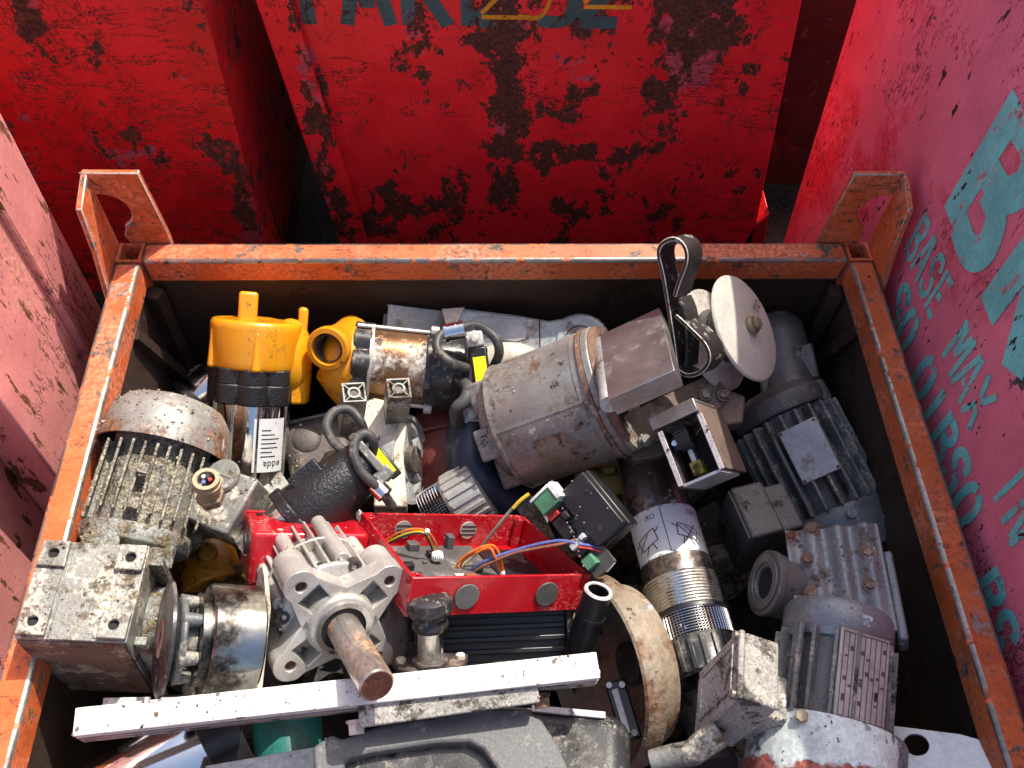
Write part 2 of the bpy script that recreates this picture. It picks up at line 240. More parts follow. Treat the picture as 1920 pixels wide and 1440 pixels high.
# ------------------------------------------------------------------ placement
CAM = Vector((0, 0, CAMZ))
def ray(px, py): return (RIGHT * (px - 960) + DOWN * (py - 720) + FWD * F)
def P(px, py, h):
    d = ray(px, py); return CAM + d * ((h - CAMZ) / d.z)
def Pat(px, py, axis, val):
    d = ray(px, py); return CAM + d * ((val - CAM[axis]) / d[axis])
class Fr:
    """a local frame in the scene: origin, three unit axes, unit length s (metres)"""
    def __init__(s, o, X, Y, Z, sc=1.0):
        s.o = Vector(o); s.X = Vector(X).normalized(); s.Z = Vector(Z); s.Z = (s.Z - s.X * s.Z.dot(s.X)).normalized()
        Yt = s.Z.cross(s.X); s.Y = Yt; s.s = sc
    def w(s, p): return s.o + (s.X * p[0] + s.Y * p[1] + s.Z * p[2]) * s.s
    def rot(s, axis, a):
        q = Matrix.Rotation(R(a), 3, {'x': s.X, 'y': s.Y, 'z': s.Z}[axis]); return Fr(s.o, q @ s.X, None or q @ s.Y, q @ s.Z, s.s)
    def at(s, x, y, z): return Fr(s.w((x, y, z)), s.X, s.Y, s.Z, s.s)
    def mat(s): 
        m = Matrix((s.X, s.Y, s.Z)).transposed().to_4x4(); m.translation = s.o; return m
    def loc(s, px, py, z=0.0, ax=2):
        d = ray(px, py); N = (s.X, s.Y, s.Z)[ax]; o = s.o + N * z * s.s
        q = CAM + d * ((o - CAM).dot(N) / d.dot(N)) - s.o
        r = (q.dot(s.X) / s.s, q.dot(s.Y) / s.s, q.dot(s.Z) / s.s); return r
def fa(px, py, h, dx, dy, ang, yaw=0):
    """frame standing at a point; Z leans ang degrees from the line of sight; one unit is about a photo pixel there"""
    o = P(px, py, h); sc = (o - CAM).dot(FWD) / F
    v = -(o - CAM).normalized(); e = RIGHT * dx + DOWN * dy; e = (e - v * e.dot(v)).normalized()
    Z = v * math.cos(R(ang)) + e * math.sin(R(ang)); Y = (v - Z * v.dot(Z)).normalized(); X = Y.cross(Z)
    f = Fr(o, X, Y, Z, sc)
    return f.rot('z', yaw) if yaw else f
WORLD = Fr((0, 0, 0), (1, 0, 0), (0, 1, 0), (0, 0, 1), 1.0)

# ------------------------------------------------------------------ geometry
def smooth_pts(pts, n=6):
    pts = [Vector(p) for p in pts]
    if len(pts) < 3: return pts
    out = []
    for i in range(len(pts) - 1):
        p0 = pts[max(i - 1, 0)]; p1 = pts[i]; p2 = pts[i + 1]; p3 = pts[min(i + 2, len(pts) - 1)]
        for k in range(n):
            t = k / n
            out.append(.5 * ((2 * p1) + (p2 - p0) * t + (2 * p0 - 5 * p1 + 4 * p2 - p3) * t * t + (3 * p1 - p0 - 3 * p2 + p3) * t ** 3))
    out.append(pts[-1]); return out
AXI = {'z': (0, 1, 2), 'y': (2, 0, 1), 'x': (1, 2, 0)}
class G:
    def __init__(s, fr=WORLD): s.f = fr; s.v = []; s.q = []; s.m = []; s.mi = 0
    def _add(s, vs, fs):
        b = len(s.v); s.v += [s.f.w(p) for p in vs]; s.q += [tuple(i + b for i in f) for f in fs]; s.m += [s.mi] * len(fs); return s
    def mk(s, ax, a, b, c):
        i = AXI[ax]; r = [0, 0, 0]; r[i[0]] = a; r[i[1]] = b; r[i[2]] = c; return tuple(r)
    def box(s, x0, x1, y0, y1, z0, z1):
        vs = [(x, y, z) for z in (z0, z1) for y in (y0, y1) for x in (x0, x1)]
        return s._add(vs, [(0, 2, 3, 1), (4, 5, 7, 6), (0, 1, 5, 4), (2, 6, 7, 3), (0, 4, 6, 2), (1, 3, 7, 5)])
    def hexa(s, p):  # eight corners: bottom four then top four
        return s._add(p, [(0, 3, 2, 1), (4, 5, 6, 7), (0, 1, 5, 4), (1, 2, 6, 5), (2, 3, 7, 6), (3, 0, 4, 7)])
    def lathe(s, prof, n=40, ax='z', c=(0, 0), a0=0, a1=360):
        full = abs(a1 - a0) >= 360; m = n if full else n + 1; vs = []; fs = []
        for r, z in prof:
            for k in range(m):
                a = R(a0 + (a1 - a0) * k / n); vs.append(s.mk(ax, c[0] + r * math.cos(a), c[1] + r * math.sin(a), z))
        for i in range(len(prof) - 1):
            for k in range(n):
                k2 = (k + 1) % m; fs.append((i * m + k, i * m + k2, (i + 1) * m + k2, (i + 1) * m + k))
        return s._add(vs, fs)
    def cyl(s, r, z0, z1, n=32, ax='z', c=(0, 0), r2=None, ch=0):
        r2 = r if r2 is None else r2
        if ch: return s.lathe([(0, z0), (r - ch, z0), (r, z0 + ch), (r2, z1 - ch), (r2 - ch, z1), (0, z1)], n, ax, c)
        return s.lathe([(0, z0), (r, z0), (r2, z1), (0, z1)], n, ax, c)
    def ring(s, r0, r1, z0, z1, n=40, ax='z', c=(0, 0)):
        return s.lathe([(r0, z0), (r1, z0), (r1, z1), (r0, z1), (r0, z0)], n, ax, c)
    def prism(s, poly, z0, z1, ax='z', holes=()):
        loops = [[Vector((p[0], p[1], 0)) for p in poly]] + [[Vector((p[0], p[1], 0)) for p in h] for h in holes]
        flat = [p for l in loops for p in l]; N = len(flat); tr = tessellate_polygon(loops)
        vs = [s.mk(ax, p.x, p.y, z0) for p in flat] + [s.mk(ax, p.x, p.y, z1) for p in flat]
        fs = []
        if not holes: fs += [tuple(range(N)), tuple(range(2 * N - 1, N - 1, -1))]
        else: fs += [tuple(t) for t in tr] + [tuple(i + N for i in reversed(t)) for t in tr]
        b = 0
        for l in loops:
            k = len(l)
            for i in range(k): j = (i + 1) % k; fs.append((b + i, b + j, N + b + j, N + b + i))
            b += k
        return s._add(vs, fs)
    def tube(s, pts, r, n=10, sm=6, cap=True):
        pts = smooth_pts(pts, sm); vs = []; fs = []; up = Vector((.31, .17, .93)); ref = None
        for i, p in enumerate(pts):
            t = (pts[min(i + 1, len(pts) - 1)] - pts[max(i - 1, 0)]).normalized()
            if ref is None: ref = up - t * up.dot(t)
            ref = (ref - t * ref.dot(t)).normalized(); b = t.cross(ref)
            rr = r[0] + (r[1] - r[0]) * i / (len(pts) - 1) if isinstance(r, tuple) else r
            for k in range(n): a = 2 * math.pi * k / n; vs.append(tuple(p + (ref * math.cos(a) + b * math.sin(a)) * rr))
        for i in range(len(pts) - 1):
            for k in range(n): k2 = (k + 1) % n; fs.append((i * n + k, i * n + k2, (i + 1) * n + k2, (i + 1) * n + k))
        if cap: fs += [tuple(range(n - 1, -1, -1)), tuple((len(pts) - 1) * n + k for k in range(n))]
        return s._add(vs, fs)
    def ell(s, c, r, n=24, m=14):
        prof = [(math.sin(math.pi * i / m), -math.cos(math.pi * i / m)) for i in range(m + 1)]
        vs = []; fs = []
        for a, z in prof:
            for k in range(n): t = 2 * math.pi * k / n; vs.append((c[0] + r[0] * a * math.cos(t), c[1] + r[1] * a * math.sin(t), c[2] + r[2] * z))
        for i in range(m):
            for k in range(n): k2 = (k + 1) % n; fs.append((i * n + k, i * n + k2, (i + 1) * n + k2, (i + 1) * n + k))
        return s._add(vs, fs)
    def ribbon(s, path, t, w0, w1, ax='y', sm=6):
        p = [Vector((a, b, 0)) for a, b in path]; p = smooth_pts(p, sm) if sm else p
        L = []; Q = []
        for i in range(len(p)):
            d = (p[min(i + 1, len(p) - 1)] - p[max(i - 1, 0)]).normalized(); nrm = Vector((-d.y, d.x, 0)) * t / 2
            L.append(p[i] + nrm); Q.append(p[i] - nrm)
        vs = []; fs = []
        for a, b in zip(L, Q):
            vs += [s.mk(ax, a.x, a.y, w0), s.mk(ax, b.x, b.y, w0), s.mk(ax, b.x, b.y, w1), s.mk(ax, a.x, a.y, w1)]
        for i in range(len(p) - 1):
            for k in range(4): fs.append((4 * i + k, 4 * i + (k + 1) % 4, 4 * i + 4 + (k + 1) % 4, 4 * i + 4 + k))
        fs += [(3, 2, 1, 0), tuple(4 * (len(p) - 1) + k for k in range(4))]
        return s._add(vs, fs)
def circ(cx, cy, r, n=24, a0=0, a1=360, ry=None):
    ry = r if ry is None else ry
    return [(cx + r * math.cos(R(a0 + (a1 - a0) * k / n)), cy + ry * math.sin(R(a0 + (a1 - a0) * k / n))) for k in range(n if abs(a1 - a0) >= 360 else n + 1)]
def mesh_obj(name, g, mats, inv=None, bevel=0, seg=2, flat=False, ang=34, bmat=None, wire=0, keep=False):
    me = bpy.data.meshes.new(name)
    vs = [inv @ v for v in g.v] if inv is not None else g.v
    me.from_pydata([tuple(v) for v in vs], [], g.q)
    for m in (mats if isinstance(mats, (list, tuple)) else [mats]): me.materials.append(MATS[m])
    for p, i in zip(me.polygons, g.m): p.material_index = i
    bm = bmesh.new(); bm.from_mesh(me)
    if not keep: bmesh.ops.remove_doubles(bm, verts=bm.verts, dist=2e-6)
    bmesh.ops.recalc_face_normals(bm, faces=bm.faces); bm.to_mesh(me); bm.free()
    if not flat:
        me.shade_smooth(); me.set_sharp_from_angle(angle=R(ang))
    o = bpy.data.objects.new(name, me); SC.collection.objects.link(o)
    if bevel:
        b = o.modifiers.new('bevel', 'BEVEL'); b.width = bevel; b.segments = seg; b.limit_method = 'ANGLE'; b.angle_limit = R(38); b.harden_normals = False
        if bmat is not None: b.material = bmat
    if wire:
        m = o.modifiers.new('wire', 'WIREFRAME'); m.thickness = wire; m.use_even_offset = False
    return o
class Thing:
    def __init__(s, name, label, cat, fr, group=None):
        s.o = bpy.data.objects.new(name, None); s.o.empty_display_size = .03; SC.collection.objects.link(s.o)
        s.o.matrix_world = fr.mat(); s.inv = fr.mat().inverted(); s.f = fr
        s.o['label'] = label; s.o['category'] = cat
        if group: s.o['group'] = group
    def part(s, name, g, m, bevel=0, under=None, label=None, **k):
        o = mesh_obj(name, g, m, s.inv, bevel * s.f.s, **k); o.parent = under or s.o
        if under: o.matrix_parent_inverse = Matrix.Identity(4)
        if label: o['label'] = label
        return o
    def g(s, fr=None): return G(fr or s.f)
def single(name, label, cat, g, m, fr=None, group=None, kind=None, bevel=0, **k):
    fr = fr or WORLD
    o = mesh_obj(name, g, m, fr.mat().inverted(), bevel, **k); o.matrix_world = fr.mat()
    if kind: o['kind'] = kind
    if label: o['label'] = label
    if cat: o['category'] = cat
    if group: o['group'] = group
    return o
def text_g(g, txt, size, ox, oy, oz, ax=('x', 'y'), flipx=1, flipy=1, bend=None):
    cu = bpy.data.curves.new('t', 'FONT'); cu.body = txt; cu.size = size; cu.resolution_u = 2
    ob = bpy.data.objects.new('t', cu); SC.collection.objects.link(ob)
    dg = bpy.context.evaluated_depsgraph_get(); dg.update(); me = ob.evaluated_get(dg).to_mesh()
    vs = []
    for v in me.vertices: vs.append(bend(ox + flipx * v.co.x, oy + flipy * v.co.y) if bend else (ox + flipx * v.co.x, oy + flipy * v.co.y, oz))
    g._add(vs, [tuple(p.vertices) for p in me.polygons]); ob.evaluated_get(dg).to_mesh_clear()
    bpy.data.objects.remove(ob); bpy.data.curves.remove(cu); return g
# stencil letters as strokes in a 0.62 x 1 box
SF = {'T': [[(0, .93), (.62, .93)], [(.31, .8), (.31, 0)]], 'A': [[(.04, 0), (.27, 1)], [(.35, 1), (.58, 0)], [(.22, .32), (.40, .32)]],
      'R': [[(.08, 0), (.08, 1)], [(.2, .93), (.45, .93), (.53, .74), (.42, .55), (.2, .52)], [(.3, .44), (.56, 0)]],
      'E': [[(.08, 0), (.08, 1)], [(.22, .93), (.56, .93)], [(.22, .5), (.48, .5)], [(.22, .07), (.56, .07)]],
      'B': [[(.08, 0), (.08, 1)], [(.2, .93), (.45, .92), (.53, .74), (.42, .56), (.2, .53)], [(.26, .46), (.46, .44), (.56, .24), (.46, .07), (.2, .07)]],
      'S': [[(.55, .74), (.46, .93), (.18, .93), (.08, .74), (.18, .57), (.28, .53)], [(.34, .48), (.48, .42), (.56, .25), (.44, .07), (.16, .07), (.06, .24)]],
      'M': [[(.05, 0), (.05, 1)], [(.17, .95), (.30, .35)], [(.34, .35), (.47, .95)], [(.59, 1), (.59, 0)]],
      'N': [[(.07, 0), (.07, 1)], [(.18, .95), (.46, .05)], [(.57, 1), (.57, 0)]],
      'I': [[(.3, 0), (.3, 1)]], 'X': [[(.05, 0), (.27, .45)], [(.35, .55), (.57, 1)], [(.05, 1), (.25, .6)], [(.37, .4), (.57, 0)]],
      'G': [[(.54, .76), (.44, .93), (.2, .93), (.08, .72), (.07, .54)], [(.07, .44), (.08, .25), (.2, .07), (.44, .07), (.55, .25), (.55, .44), (.36, .44)]],
      'O': [[(.27, .94), (.12, .84), (.07, .5), (.12, .16), (.27, .06)], [(.37, .94), (.52, .84), (.57, .5), (.52, .16), (.37, .06)]],
      '2': [[(.08, .74), (.18, .92), (.44, .92), (.54, .74), (.44, .5), (.1, .1)], [(.1, .06), (.56, .06)]],
      '5': [[(.52, .93), (.14, .93), (.11, .55), (.4, .58), (.54, .34), (.42, .08), (.1, .08)]]}
def stencil(g, txt, h, o, du, dv, n, t=.15, gap=.16, th=.0004, wid=1.0):
    """strokes on a surface: du along the line, dv up the letter, n out of the surface"""
    u = 0; k = 0
    for ch in txt:
        for st in SF.get(ch, ()):
            k += 1; tz = th + .00012 * (k % 6)
            pts = smooth_pts([(a, b, 0) for a, b in st], 5) if len(st) > 2 else [Vector((a, b, 0)) for a, b in st]
            vs = []; fs = []
            for i, p in enumerate(pts):
                d = (pts[min(i + 1, len(pts) - 1)] - pts[max(i - 1, 0)]).normalized(); nn = Vector((-d.y, d.x, 0)) * t / 2
                for q in (p + nn, p - nn): vs.append(tuple(o + du * ((u + q.x * wid) * h) + dv * (q.y * h) + n * tz))
            for i in range(len(pts) - 1): fs.append((2 * i, 2 * i + 1, 2 * i + 3, 2 * i + 2))
            s0 = g.f; g.f = WORLD; g._add(vs, fs); g.f = s0
        u += (.62 + gap) * wid
    return g

# ================================================================== the yard
GZ = -.86
single('ground', None, None, G().box(-30, 30, -30, 30, GZ - .05, GZ), 'ground_dirt', kind='structure')

def quad_skip(name, label, cat, ox, y0, depth, xl, xr, xlb, xrb, zt, zb, m, group):
    """open steel skip: sloped sheet sides, folded rim, channel feet"""
    f = Fr((ox, y0, 0), (1, 0, 0), (0, 1, 0), (0, 0, 1)); t = Thing(name, label, cat, f, group); th = .008
    a, b, c, d = xl - ox, xr - ox, xlb - ox, xrb - ox
    g = t.g()
    g.hexa([(c, 0, zb), (d, 0, zb), (d, th, zb), (c, th, zb), (a, 0, zt), (b, 0, zt), (b, th, zt), (a, th, zt)])
    g.hexa([(c, depth - th, zb), (d, depth - th, zb), (d, depth, zb), (c, depth, zb), (a, depth - th, zt), (b, depth - th, zt), (b, depth, zt), (a, depth, zt)])
    g.hexa([(c, th, zb), (c + th, th, zb), (c + th, depth - th, zb), (c, depth - th, zb), (a, th, zt), (a + th, th, zt), (a + th, depth - th, zt), (a, depth - th, zt)])
    g.hexa([(d - th, th, zb), (d, th, zb), (d, depth - th, zb), (d - th, depth - th, zb), (b - th, th, zt), (b, th, zt), (b, depth - th, zt), (b - th, depth - th, zt)])
    g.box(c + th, d - th, th, depth - th, zb, zb + th)
    t.part('shell', g, m, .0025)
    return t

# middle red skip: front sheet with a folded left corner, writing at the top
t = quad_skip('red_skip', 'bright red skip in the middle behind the bin, rust runs and stencilled TARE on front', 'skip', 0, 1.25, 1.9, -.337, .486, -.222, .598, .42, -.62, 'red_paint_worn', 'steel skips round the bin')
g = t.g(); g.hexa([(-.2222, -.012, -.6), (-.165, -.0195, -.6), (-.165, -.0015, -.6), (-.2222, -.0015, -.6), (-.337, -.012, .415), (-.283, -.0195, .415), (-.283, -.0015, .415), (-.337, -.0015, .415)])
t.part('corner_fold', g, 'red_paint_worn', .003)
o = Vector((0, 1.25, 0)); du = Vector((1, 0, 0)); dv = Vector((0, 0, 1)); n = Vector((0, -1, 0))
g = t.g(); stencil(g, 'TARE', .125, Vector((-.285, 1.25, .207)), du, dv, n, .17, .1); stencil(g, '25', .125, Vector((.0, 1.25, .207)), du, dv, n, .17, .1); stencil(g, '2', .125, Vector((.155, 1.25, .207)), du, dv, n, .17, .1)
t.part('stencilled_writing', g, 'teal_on_red', keep=True, flat=True)
g = t.g(); stencil(g, '2', .16, Vector((.0, 1.25, .213)), du, dv, n, .045, .1, .0009); stencil(g, '5', .16, Vector((.06, 1.25, .212)), du, dv, n, .05, .1, .0009, .7); stencil(g, '2', .16, Vector((.155, 1.25, .232)), du, dv, n, .045, .1, .0009)
t.part('marker_writing', g, 'marker_orange', keep=True, flat=True)
g = t.g(); g.hexa([(.49, .0, -.6), (.63, .0, -.6), (.63, .09, -.6), (.49, .09, -.6), (.55, .0, -.24), (.575, .0, -.2), (.575, .09, -.2), (.55, .09, -.24)])
t.part('foot_bracket', g, 'red_paint_scratched', .004)
for x in (-.1, .45):
    g = t.g(); g.box(x - .05, x + .05, .02, 1.08, GZ, -.622); t.part('foot', g, 'red_shade_dark', .004)

t = quad_skip('red_skip', 'red scratched skip at the top left, standing partly behind the left lifting ear', 'skip', -1.1, 1.17, 1.9, -1.9, -.372, -1.9, -.382, .42, -.33, 'red_paint_scratched', 'steel skips round the bin')
for x in (-.65, .55):
    g = t.g(); g.box(x - .05, x + .05, .1, 1.05, GZ, -.332); t.part('foot', g, 'red_shade_dark', .004)
t = quad_skip('red_skip', 'red skip in shade-dark colour deep in the gap between middle skip and right pink wall', 'skip', 1.0, 1.75, 1.0, .52, 1.7, .56, 1.7, .5, -.6, 'red_shade_dark', 'steel skips round the bin')
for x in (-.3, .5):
    g = t.g(); g.box(x - .05, x + .05, .05, .95, GZ, -.602); t.part('foot', g, 'red_shade_dark', .004)

# right pink skip with the stencilled lines
XR = .662
fR = Fr((XR, .6, 0), (1, 0, 0), (0, 1, 0), (0, 0, 1))
t = Thing('pink_skip', 'tall pink skip on the right with large turquoise stencilled letters', 'skip', fR, 'steel skips round the bin')
g = t.g(); zt = .74
g.hexa([(0, -1.3, GZ + .08), (1.2, -1.3, GZ + .08), (1.2, .66, GZ + .08), (0, .66, GZ + .08), (0, -1.3, zt), (1.2, -1.3, zt), (1.2, .905, zt), (0, .905, zt)])
g.box(.01, 1.19, -1.28, .6, zt - .002, zt + .001)
t.part('shell', g, 'pink_paint', .004)
for y in (-1.0, .4):
    g = t.g(); g.box(.05, 1.1, y - .06, y + .06, GZ, GZ + .079); t.part('foot', g, 'red_shade_dark', .003)
du = Vector((0, -1, 0)); dv = Vector((0, 0, 1)); n = Vector((-1, 0, 0))
for txt, h_, y_, z_, tk, gp, wd in (('BASE', .082, .94, .039, .16, .1, .62), ('MAX', .082, .74, .039, .15, .1, .75), ('IN', .082, .53, .039, .15, .1, .75), ('BR', .20, .90, .163, .24, .2, 1.0), ('SO', .082, .90, -.066, .2, .1, .8), ('OIBSO', .082, .765, -.066, .2, .12, .85), ('BS', .082, .44, -.085, .2, .12, .85)):
    g = t.g(); stencil(g, txt, h_, Vector((XR, y_, z_)), du, dv, n, tk, gp, .0006, wd); t.part('stencilled_line', g, 'teal_stencil', keep=True, flat=True)

# left pink skip: corner post box, round seam bar, recessed sheet
fL = Fr((-.62, .6, 0), (1, 0, 0), (0, 1, 0), (0, 0, 1))
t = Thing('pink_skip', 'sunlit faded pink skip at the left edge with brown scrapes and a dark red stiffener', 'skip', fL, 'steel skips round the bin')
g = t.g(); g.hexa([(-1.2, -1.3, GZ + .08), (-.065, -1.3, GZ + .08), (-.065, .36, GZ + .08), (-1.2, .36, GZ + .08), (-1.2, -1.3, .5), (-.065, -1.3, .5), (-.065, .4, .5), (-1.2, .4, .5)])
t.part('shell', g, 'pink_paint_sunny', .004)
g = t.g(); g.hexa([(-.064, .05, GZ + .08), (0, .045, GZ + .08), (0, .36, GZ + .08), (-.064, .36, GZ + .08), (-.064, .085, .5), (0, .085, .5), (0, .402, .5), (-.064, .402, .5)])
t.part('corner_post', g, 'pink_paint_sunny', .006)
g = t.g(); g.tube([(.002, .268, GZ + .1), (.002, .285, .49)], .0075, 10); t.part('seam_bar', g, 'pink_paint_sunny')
for y in (-1.0, .1):
    g = t.g(); g.box(-1.1, -.1, y - .06, y + .06, GZ, GZ + .079); t.part('foot', g, 'red_shade_dark', .003)

# ================================================================== the bin
XL, XRR, YB, YF = -.507, .593, .953, -.16
W_ = .039; BZ = -.56
bin_ = Thing('scrap_bin', 'orange steel stillage bin with worn rails and lifting ears, full of scrap motors', 'scrap bin', Fr((.04, .4, 0), (1, 0, 0), (0, 1, 0), (0, 0, 1)))
def rail(x0, x1, y0, y1):
    bin_.part('top_rail', G().box(x0, x1, y0, y1, -.05, 0), ['orange_paint', 'orange_edge_bare'], .006, seg=3, bmat=1)
rail(XL, XRR, YB, YB + W_)
rail(XL - W_, XL, YF, YB - .001); rail(XRR, XRR + W_, YF, YB - .001); rail(XL, XRR, YF - W_, YF)
for sx in (XL - W_, XRR):
    for y in (YB, YF - W_):
        hole = [(sx + .005, y + .005), (sx + W_ - .005, y + .005), (sx + W_ - .005, y + W_ - .005), (sx + .005, y + W_ - .005)]
        g = G().prism([(sx + .0005, y + .0005), (sx + W_ - .0005, y + .0005), (sx + W_ - .0005, y + W_ - .0005), (sx + .0005, y + W_ - .0005)], GZ + .001, -.001, holes=[hole])
        bin_.part('corner_post', g, 'orange_paint')
# thin sheet walls with pressed ribs
def wall(axis, a0, a1, face, sgn):
    g = G(); n = 9
    pts = []
    for i in range(n):
        u0 = a0 + (a1 - a0) * i / n; d = (a1 - a0) / n
        pts += [(u0, 0), (u0 + d * .55, 0), (u0 + d * .65, .012), (u0 + d * .9, .012)]
    pts.append((a1, 0))
    poly = [(u, face + sgn * v) for u, v in pts] + [(a1, face - sgn * .004), (a0, face - sgn * .004)]
    if axis == 'x': g.prism(poly, BZ, -.0505)
    else: g.prism([(v, u) for u, v in poly], BZ, -.0505)
    bin_.part('side_panel', g, 'bin_sheet')
wall('x', XL, XRR, YB + .012, 1); wall('y', YF, YB, XL - .012, -1); wall('y', YF, YB, XRR + .012, 1)
bin_.part('side_panel', G().box(XL, XRR, YF - .02, YF - .015, BZ, -.0505), 'bin_sheet')
bin_.part('base_panel', G().box(XL - .03, XRR + .03, YF - .03, YB + .03, BZ - .006, BZ), 'bin_sheet')
for px, py, L_ in ((545, 532, .06), (628, 532, .10), (752, 532, .07), (1068, 532, .03)):
    q = Pat(px, py, 1, YB + .0245); g = G(); g.prism([(q.x - .004, -.052), (q.x + .004, -.052), (q.x + .012, -.06 - L_), (q.x + .006, -.06 - L_)], YB + .0225, YB + .0235, 'y') if 0 else g.hexa([(q.x + .008, YB + .010, -.06 - L_), (q.x + .013, YB + .010, -.06 - L_), (q.x + .013, YB + .0118, -.06 - L_), (q.x + .008, YB + .0118, -.06 - L_), (q.x - .003, YB + .010, -.052), (q.x + .004, YB + .010, -.052), (q.x + .004, YB + .0118, -.052), (q.x - .003, YB + .0118, -.052)])
    bin_.part('paint_drip', g, 'orange_paint')
for s, x in ((1, XL + .005), (-1, XRR - .005)):
    g = G(); g.tube([(x - s * .012, YB - .1, -.052), (x + s * .004, YB - .015, -.33)], .012, 4, 1); g.tube([(x, YB - .012, -.06), (x, YB - .012, BZ)], .016, 4, 1)
    bin_.part('corner_brace', g, 'bin_sheet')
# lifting ears: folded plate with a keyhole burnt through the fold
def ear(sx, m):
    f = Fr((XL - W_ - .001 if sx > 0 else XRR + W_ + .001, YB + W_ + .001, 0), (1, 0, 0), (0, 1, 0), (0, 0, 1)); th = .009
    ex = lambda a: sx * a
    arc = circ(.004, .066, .034, 14, 90, -62)
    back = [(-th, .142), (.072, .142), (.081, .02), (.082, -.09), (-th, -.09)]
    bite = [(.0, -.02), (.022, -.02), (.012, .012), (.018, .026)] + [p for p in reversed(arc)] + [(0, .100)]
    back = [(-th, .142), (.072, .142), (.080, .02), (.080, -.09), (-th + .001, -.09), (-th + .001, -.02)] + bite + [(-th + .001, .100)]
    g = G(f); g.prism([(z, ex(x)) for x, z in back] if 0 else [(z, ex(x)) for x, z in back], 0, th, 'y')
    g.prism([(0, .142), (-.055, .126), (-.070, .05), (-.094, -.02), (-.1, -.09), (0, -.09)] if 1 else [], ex(-th), 0 if sx > 0 else 0, 'x')
    bin_.part('lifting_ear', g, [m, 'edge_bare_pale' if sx > 0 else 'orange_edge_bare'], .0016, seg=1, bmat=1)
ear(1, 'orange_paint'); ear(-1, 'orange_paint')

# ================================================================== the scrap
def fins(g, f, n, r_in, r_out, z0, z1, t, a0, a1, flat=None):
    """radial cooling fins on a motor frame between two angles (0 = local x, 90 = towards the camera side)"""
    for k in range(n):
        a = R(a0 + (a1 - a0) * k / (n - 1)); c, s = math.cos(a), math.sin(a)
        q = Fr(f.o, f.X * c + f.Y * s, None, f.Z, f.s); old = g.f; g.f = q; g.box(r_in, r_out, -t / 2, t / 2, z0, z1); g.f = old
def bolt(g, x, y, z, r=7, h=6, ax='z', hexa=True):
    g.cyl(r, z, z + h, 6 if hexa else 16, ax, (x, y))

# ---- 1 filthy geared motor at the left rail
f = fa(303, 850, -.02, -.30, 1, 76)
t = Thing('geared_motor', 'filthy grey geared motor against the left rail with a rusty rounded fan cover', 'motor', f, 'scrap geared motors')
g = t.g(); g.lathe([(0, -104), (60, -102), (92, -90), (110, -66), (118, -34), (119, 0), (115, 0), (112, -40), (80, -80), (0, -90)], 56)
t.part('fan_cover', g, 'grey_rusty_cover')
g = t.g(); g.cyl(86, -70, 150, 48); g.box(-98, -76, -40, 30, 6, 150)
t.part('motor_body', g, 'grey_filthy_fins', 2)
g = t.g()
for i in range(10):
    x = -92 + i * 20.5
    top = math.sqrt(max(0, 112 ** 2 - x * x)) if abs(x) < 112 else 0
    g.box(x - 2.4, x + 2.4, 0, max(40, top + random.uniform(-3, 3)), 10, 138 + random.uniform(-4, 4))
for i in range(5): g.box(60, 112, -20 - i * 13, -15 - i * 13, 20, 150)
g.box(-32, -14, 100, 115, 52, 70); g.box(-30, -12, 98, 114, 112, 132)
t.part('cooling_fins', g, 'grey_filthy_fins', 1.2)
g = t.g(); g.lathe([(0, 150), (96, 150), (99, 158), (96, 180), (70, 196), (58, 240), (0, 240)], 44)
g.cyl(30, 20, 118, 20, 'y', (200, -52)); g.box(20, 70, 10, 80, 176, 214); g.cyl(26, 20, 92, 20, 'y', (210, 40))
t.part('end_bell', g, 'grey_filthy', 2)
# terminal box on its right flank
fb = Fr(f.w((132, 34, 62)), RIGHT * .93 + DOWN * .28 - FWD * .2, None, DOWN * .95 - RIGHT * .25 - FWD * .45, f.s)
g = t.g(fb); g.prism([(-44, -60), (52, -60), (66, -40), (70, 52), (-44, 60)], -62, 40, 'y')
b = t.part('terminal_box', g, 'gear_grey', 5)
g = t.g(fb); g.cyl(31, 40, 50, 28, 'y', (-28, -4), ch=3); g.box(-22, 14, 50.2, 51.5, -31, -26)
t.part('box_cap', g, 'gear_grey', 0, under=b)
fg = fa(388, 905, .07, -.25, -1, 35); fg.s = f.s
g = t.g(fg); g.cyl(24, -54, -34, 6, ch=2); g.cyl(19, -34, -12, 24); g.ring(15, 22, -12, 12, 28); g.ring(15, 24, -4, 1, 28); g.cyl(15, -14, -10, 20)
b = t.part('cable_gland', g, 'brass', 0)
for k, (x, y, m) in enumerate(((-6, 4, 'wire_red'), (5, 6, 'wire_blue'), (3, -5, 'terminal_white'), (-3, -3, 'ink_black'))):
    g = t.g(fg); g.cyl(3.6, -12, 14, 10, c=(x, y)); t.part('wire_end', g, m, under=b)
# square gearbox with four feet
fx = Fr((-0.5087, 0.4695, 0.052), (0.9938, -0.0315, -0.1068), None, (-0.1056, -0.0099, -0.9804))
g = t.g(fx); W, D, H = .120, .118, .19
g.hexa([(0, 0, 0), (W, 0, 0), (W, D, 0), (0, D, 0), (.004, .004, H), (W - .002, .004, H), (W - .002, D, H), (.004, D, H)])
g.box(-.001, .03, .03, .088, -.002, .01); g.box(.034, .036, .002, D - .002, -.002, .01); g.box(.092, .094, .03, D - .002, -.002, .01)
gb = t.part('gearbox', g, 'gear_grey', .0022 / t.f.s, seg=2)
g = t.g(fx); g.hexa([(.002, D + .0002, .006), (W - .003, D + .0002, .006), (W - .003, D + .0026, .006), (.002, D + .0026, .006), (.006, D + .0002, H - .004), (W - .004, D + .0002, H - .004), (W - .004, D + .0026, H - .004), (.006, D + .0026, H - .004)]); t.part('oily_crust', g, 'crust_brown', under=gb)
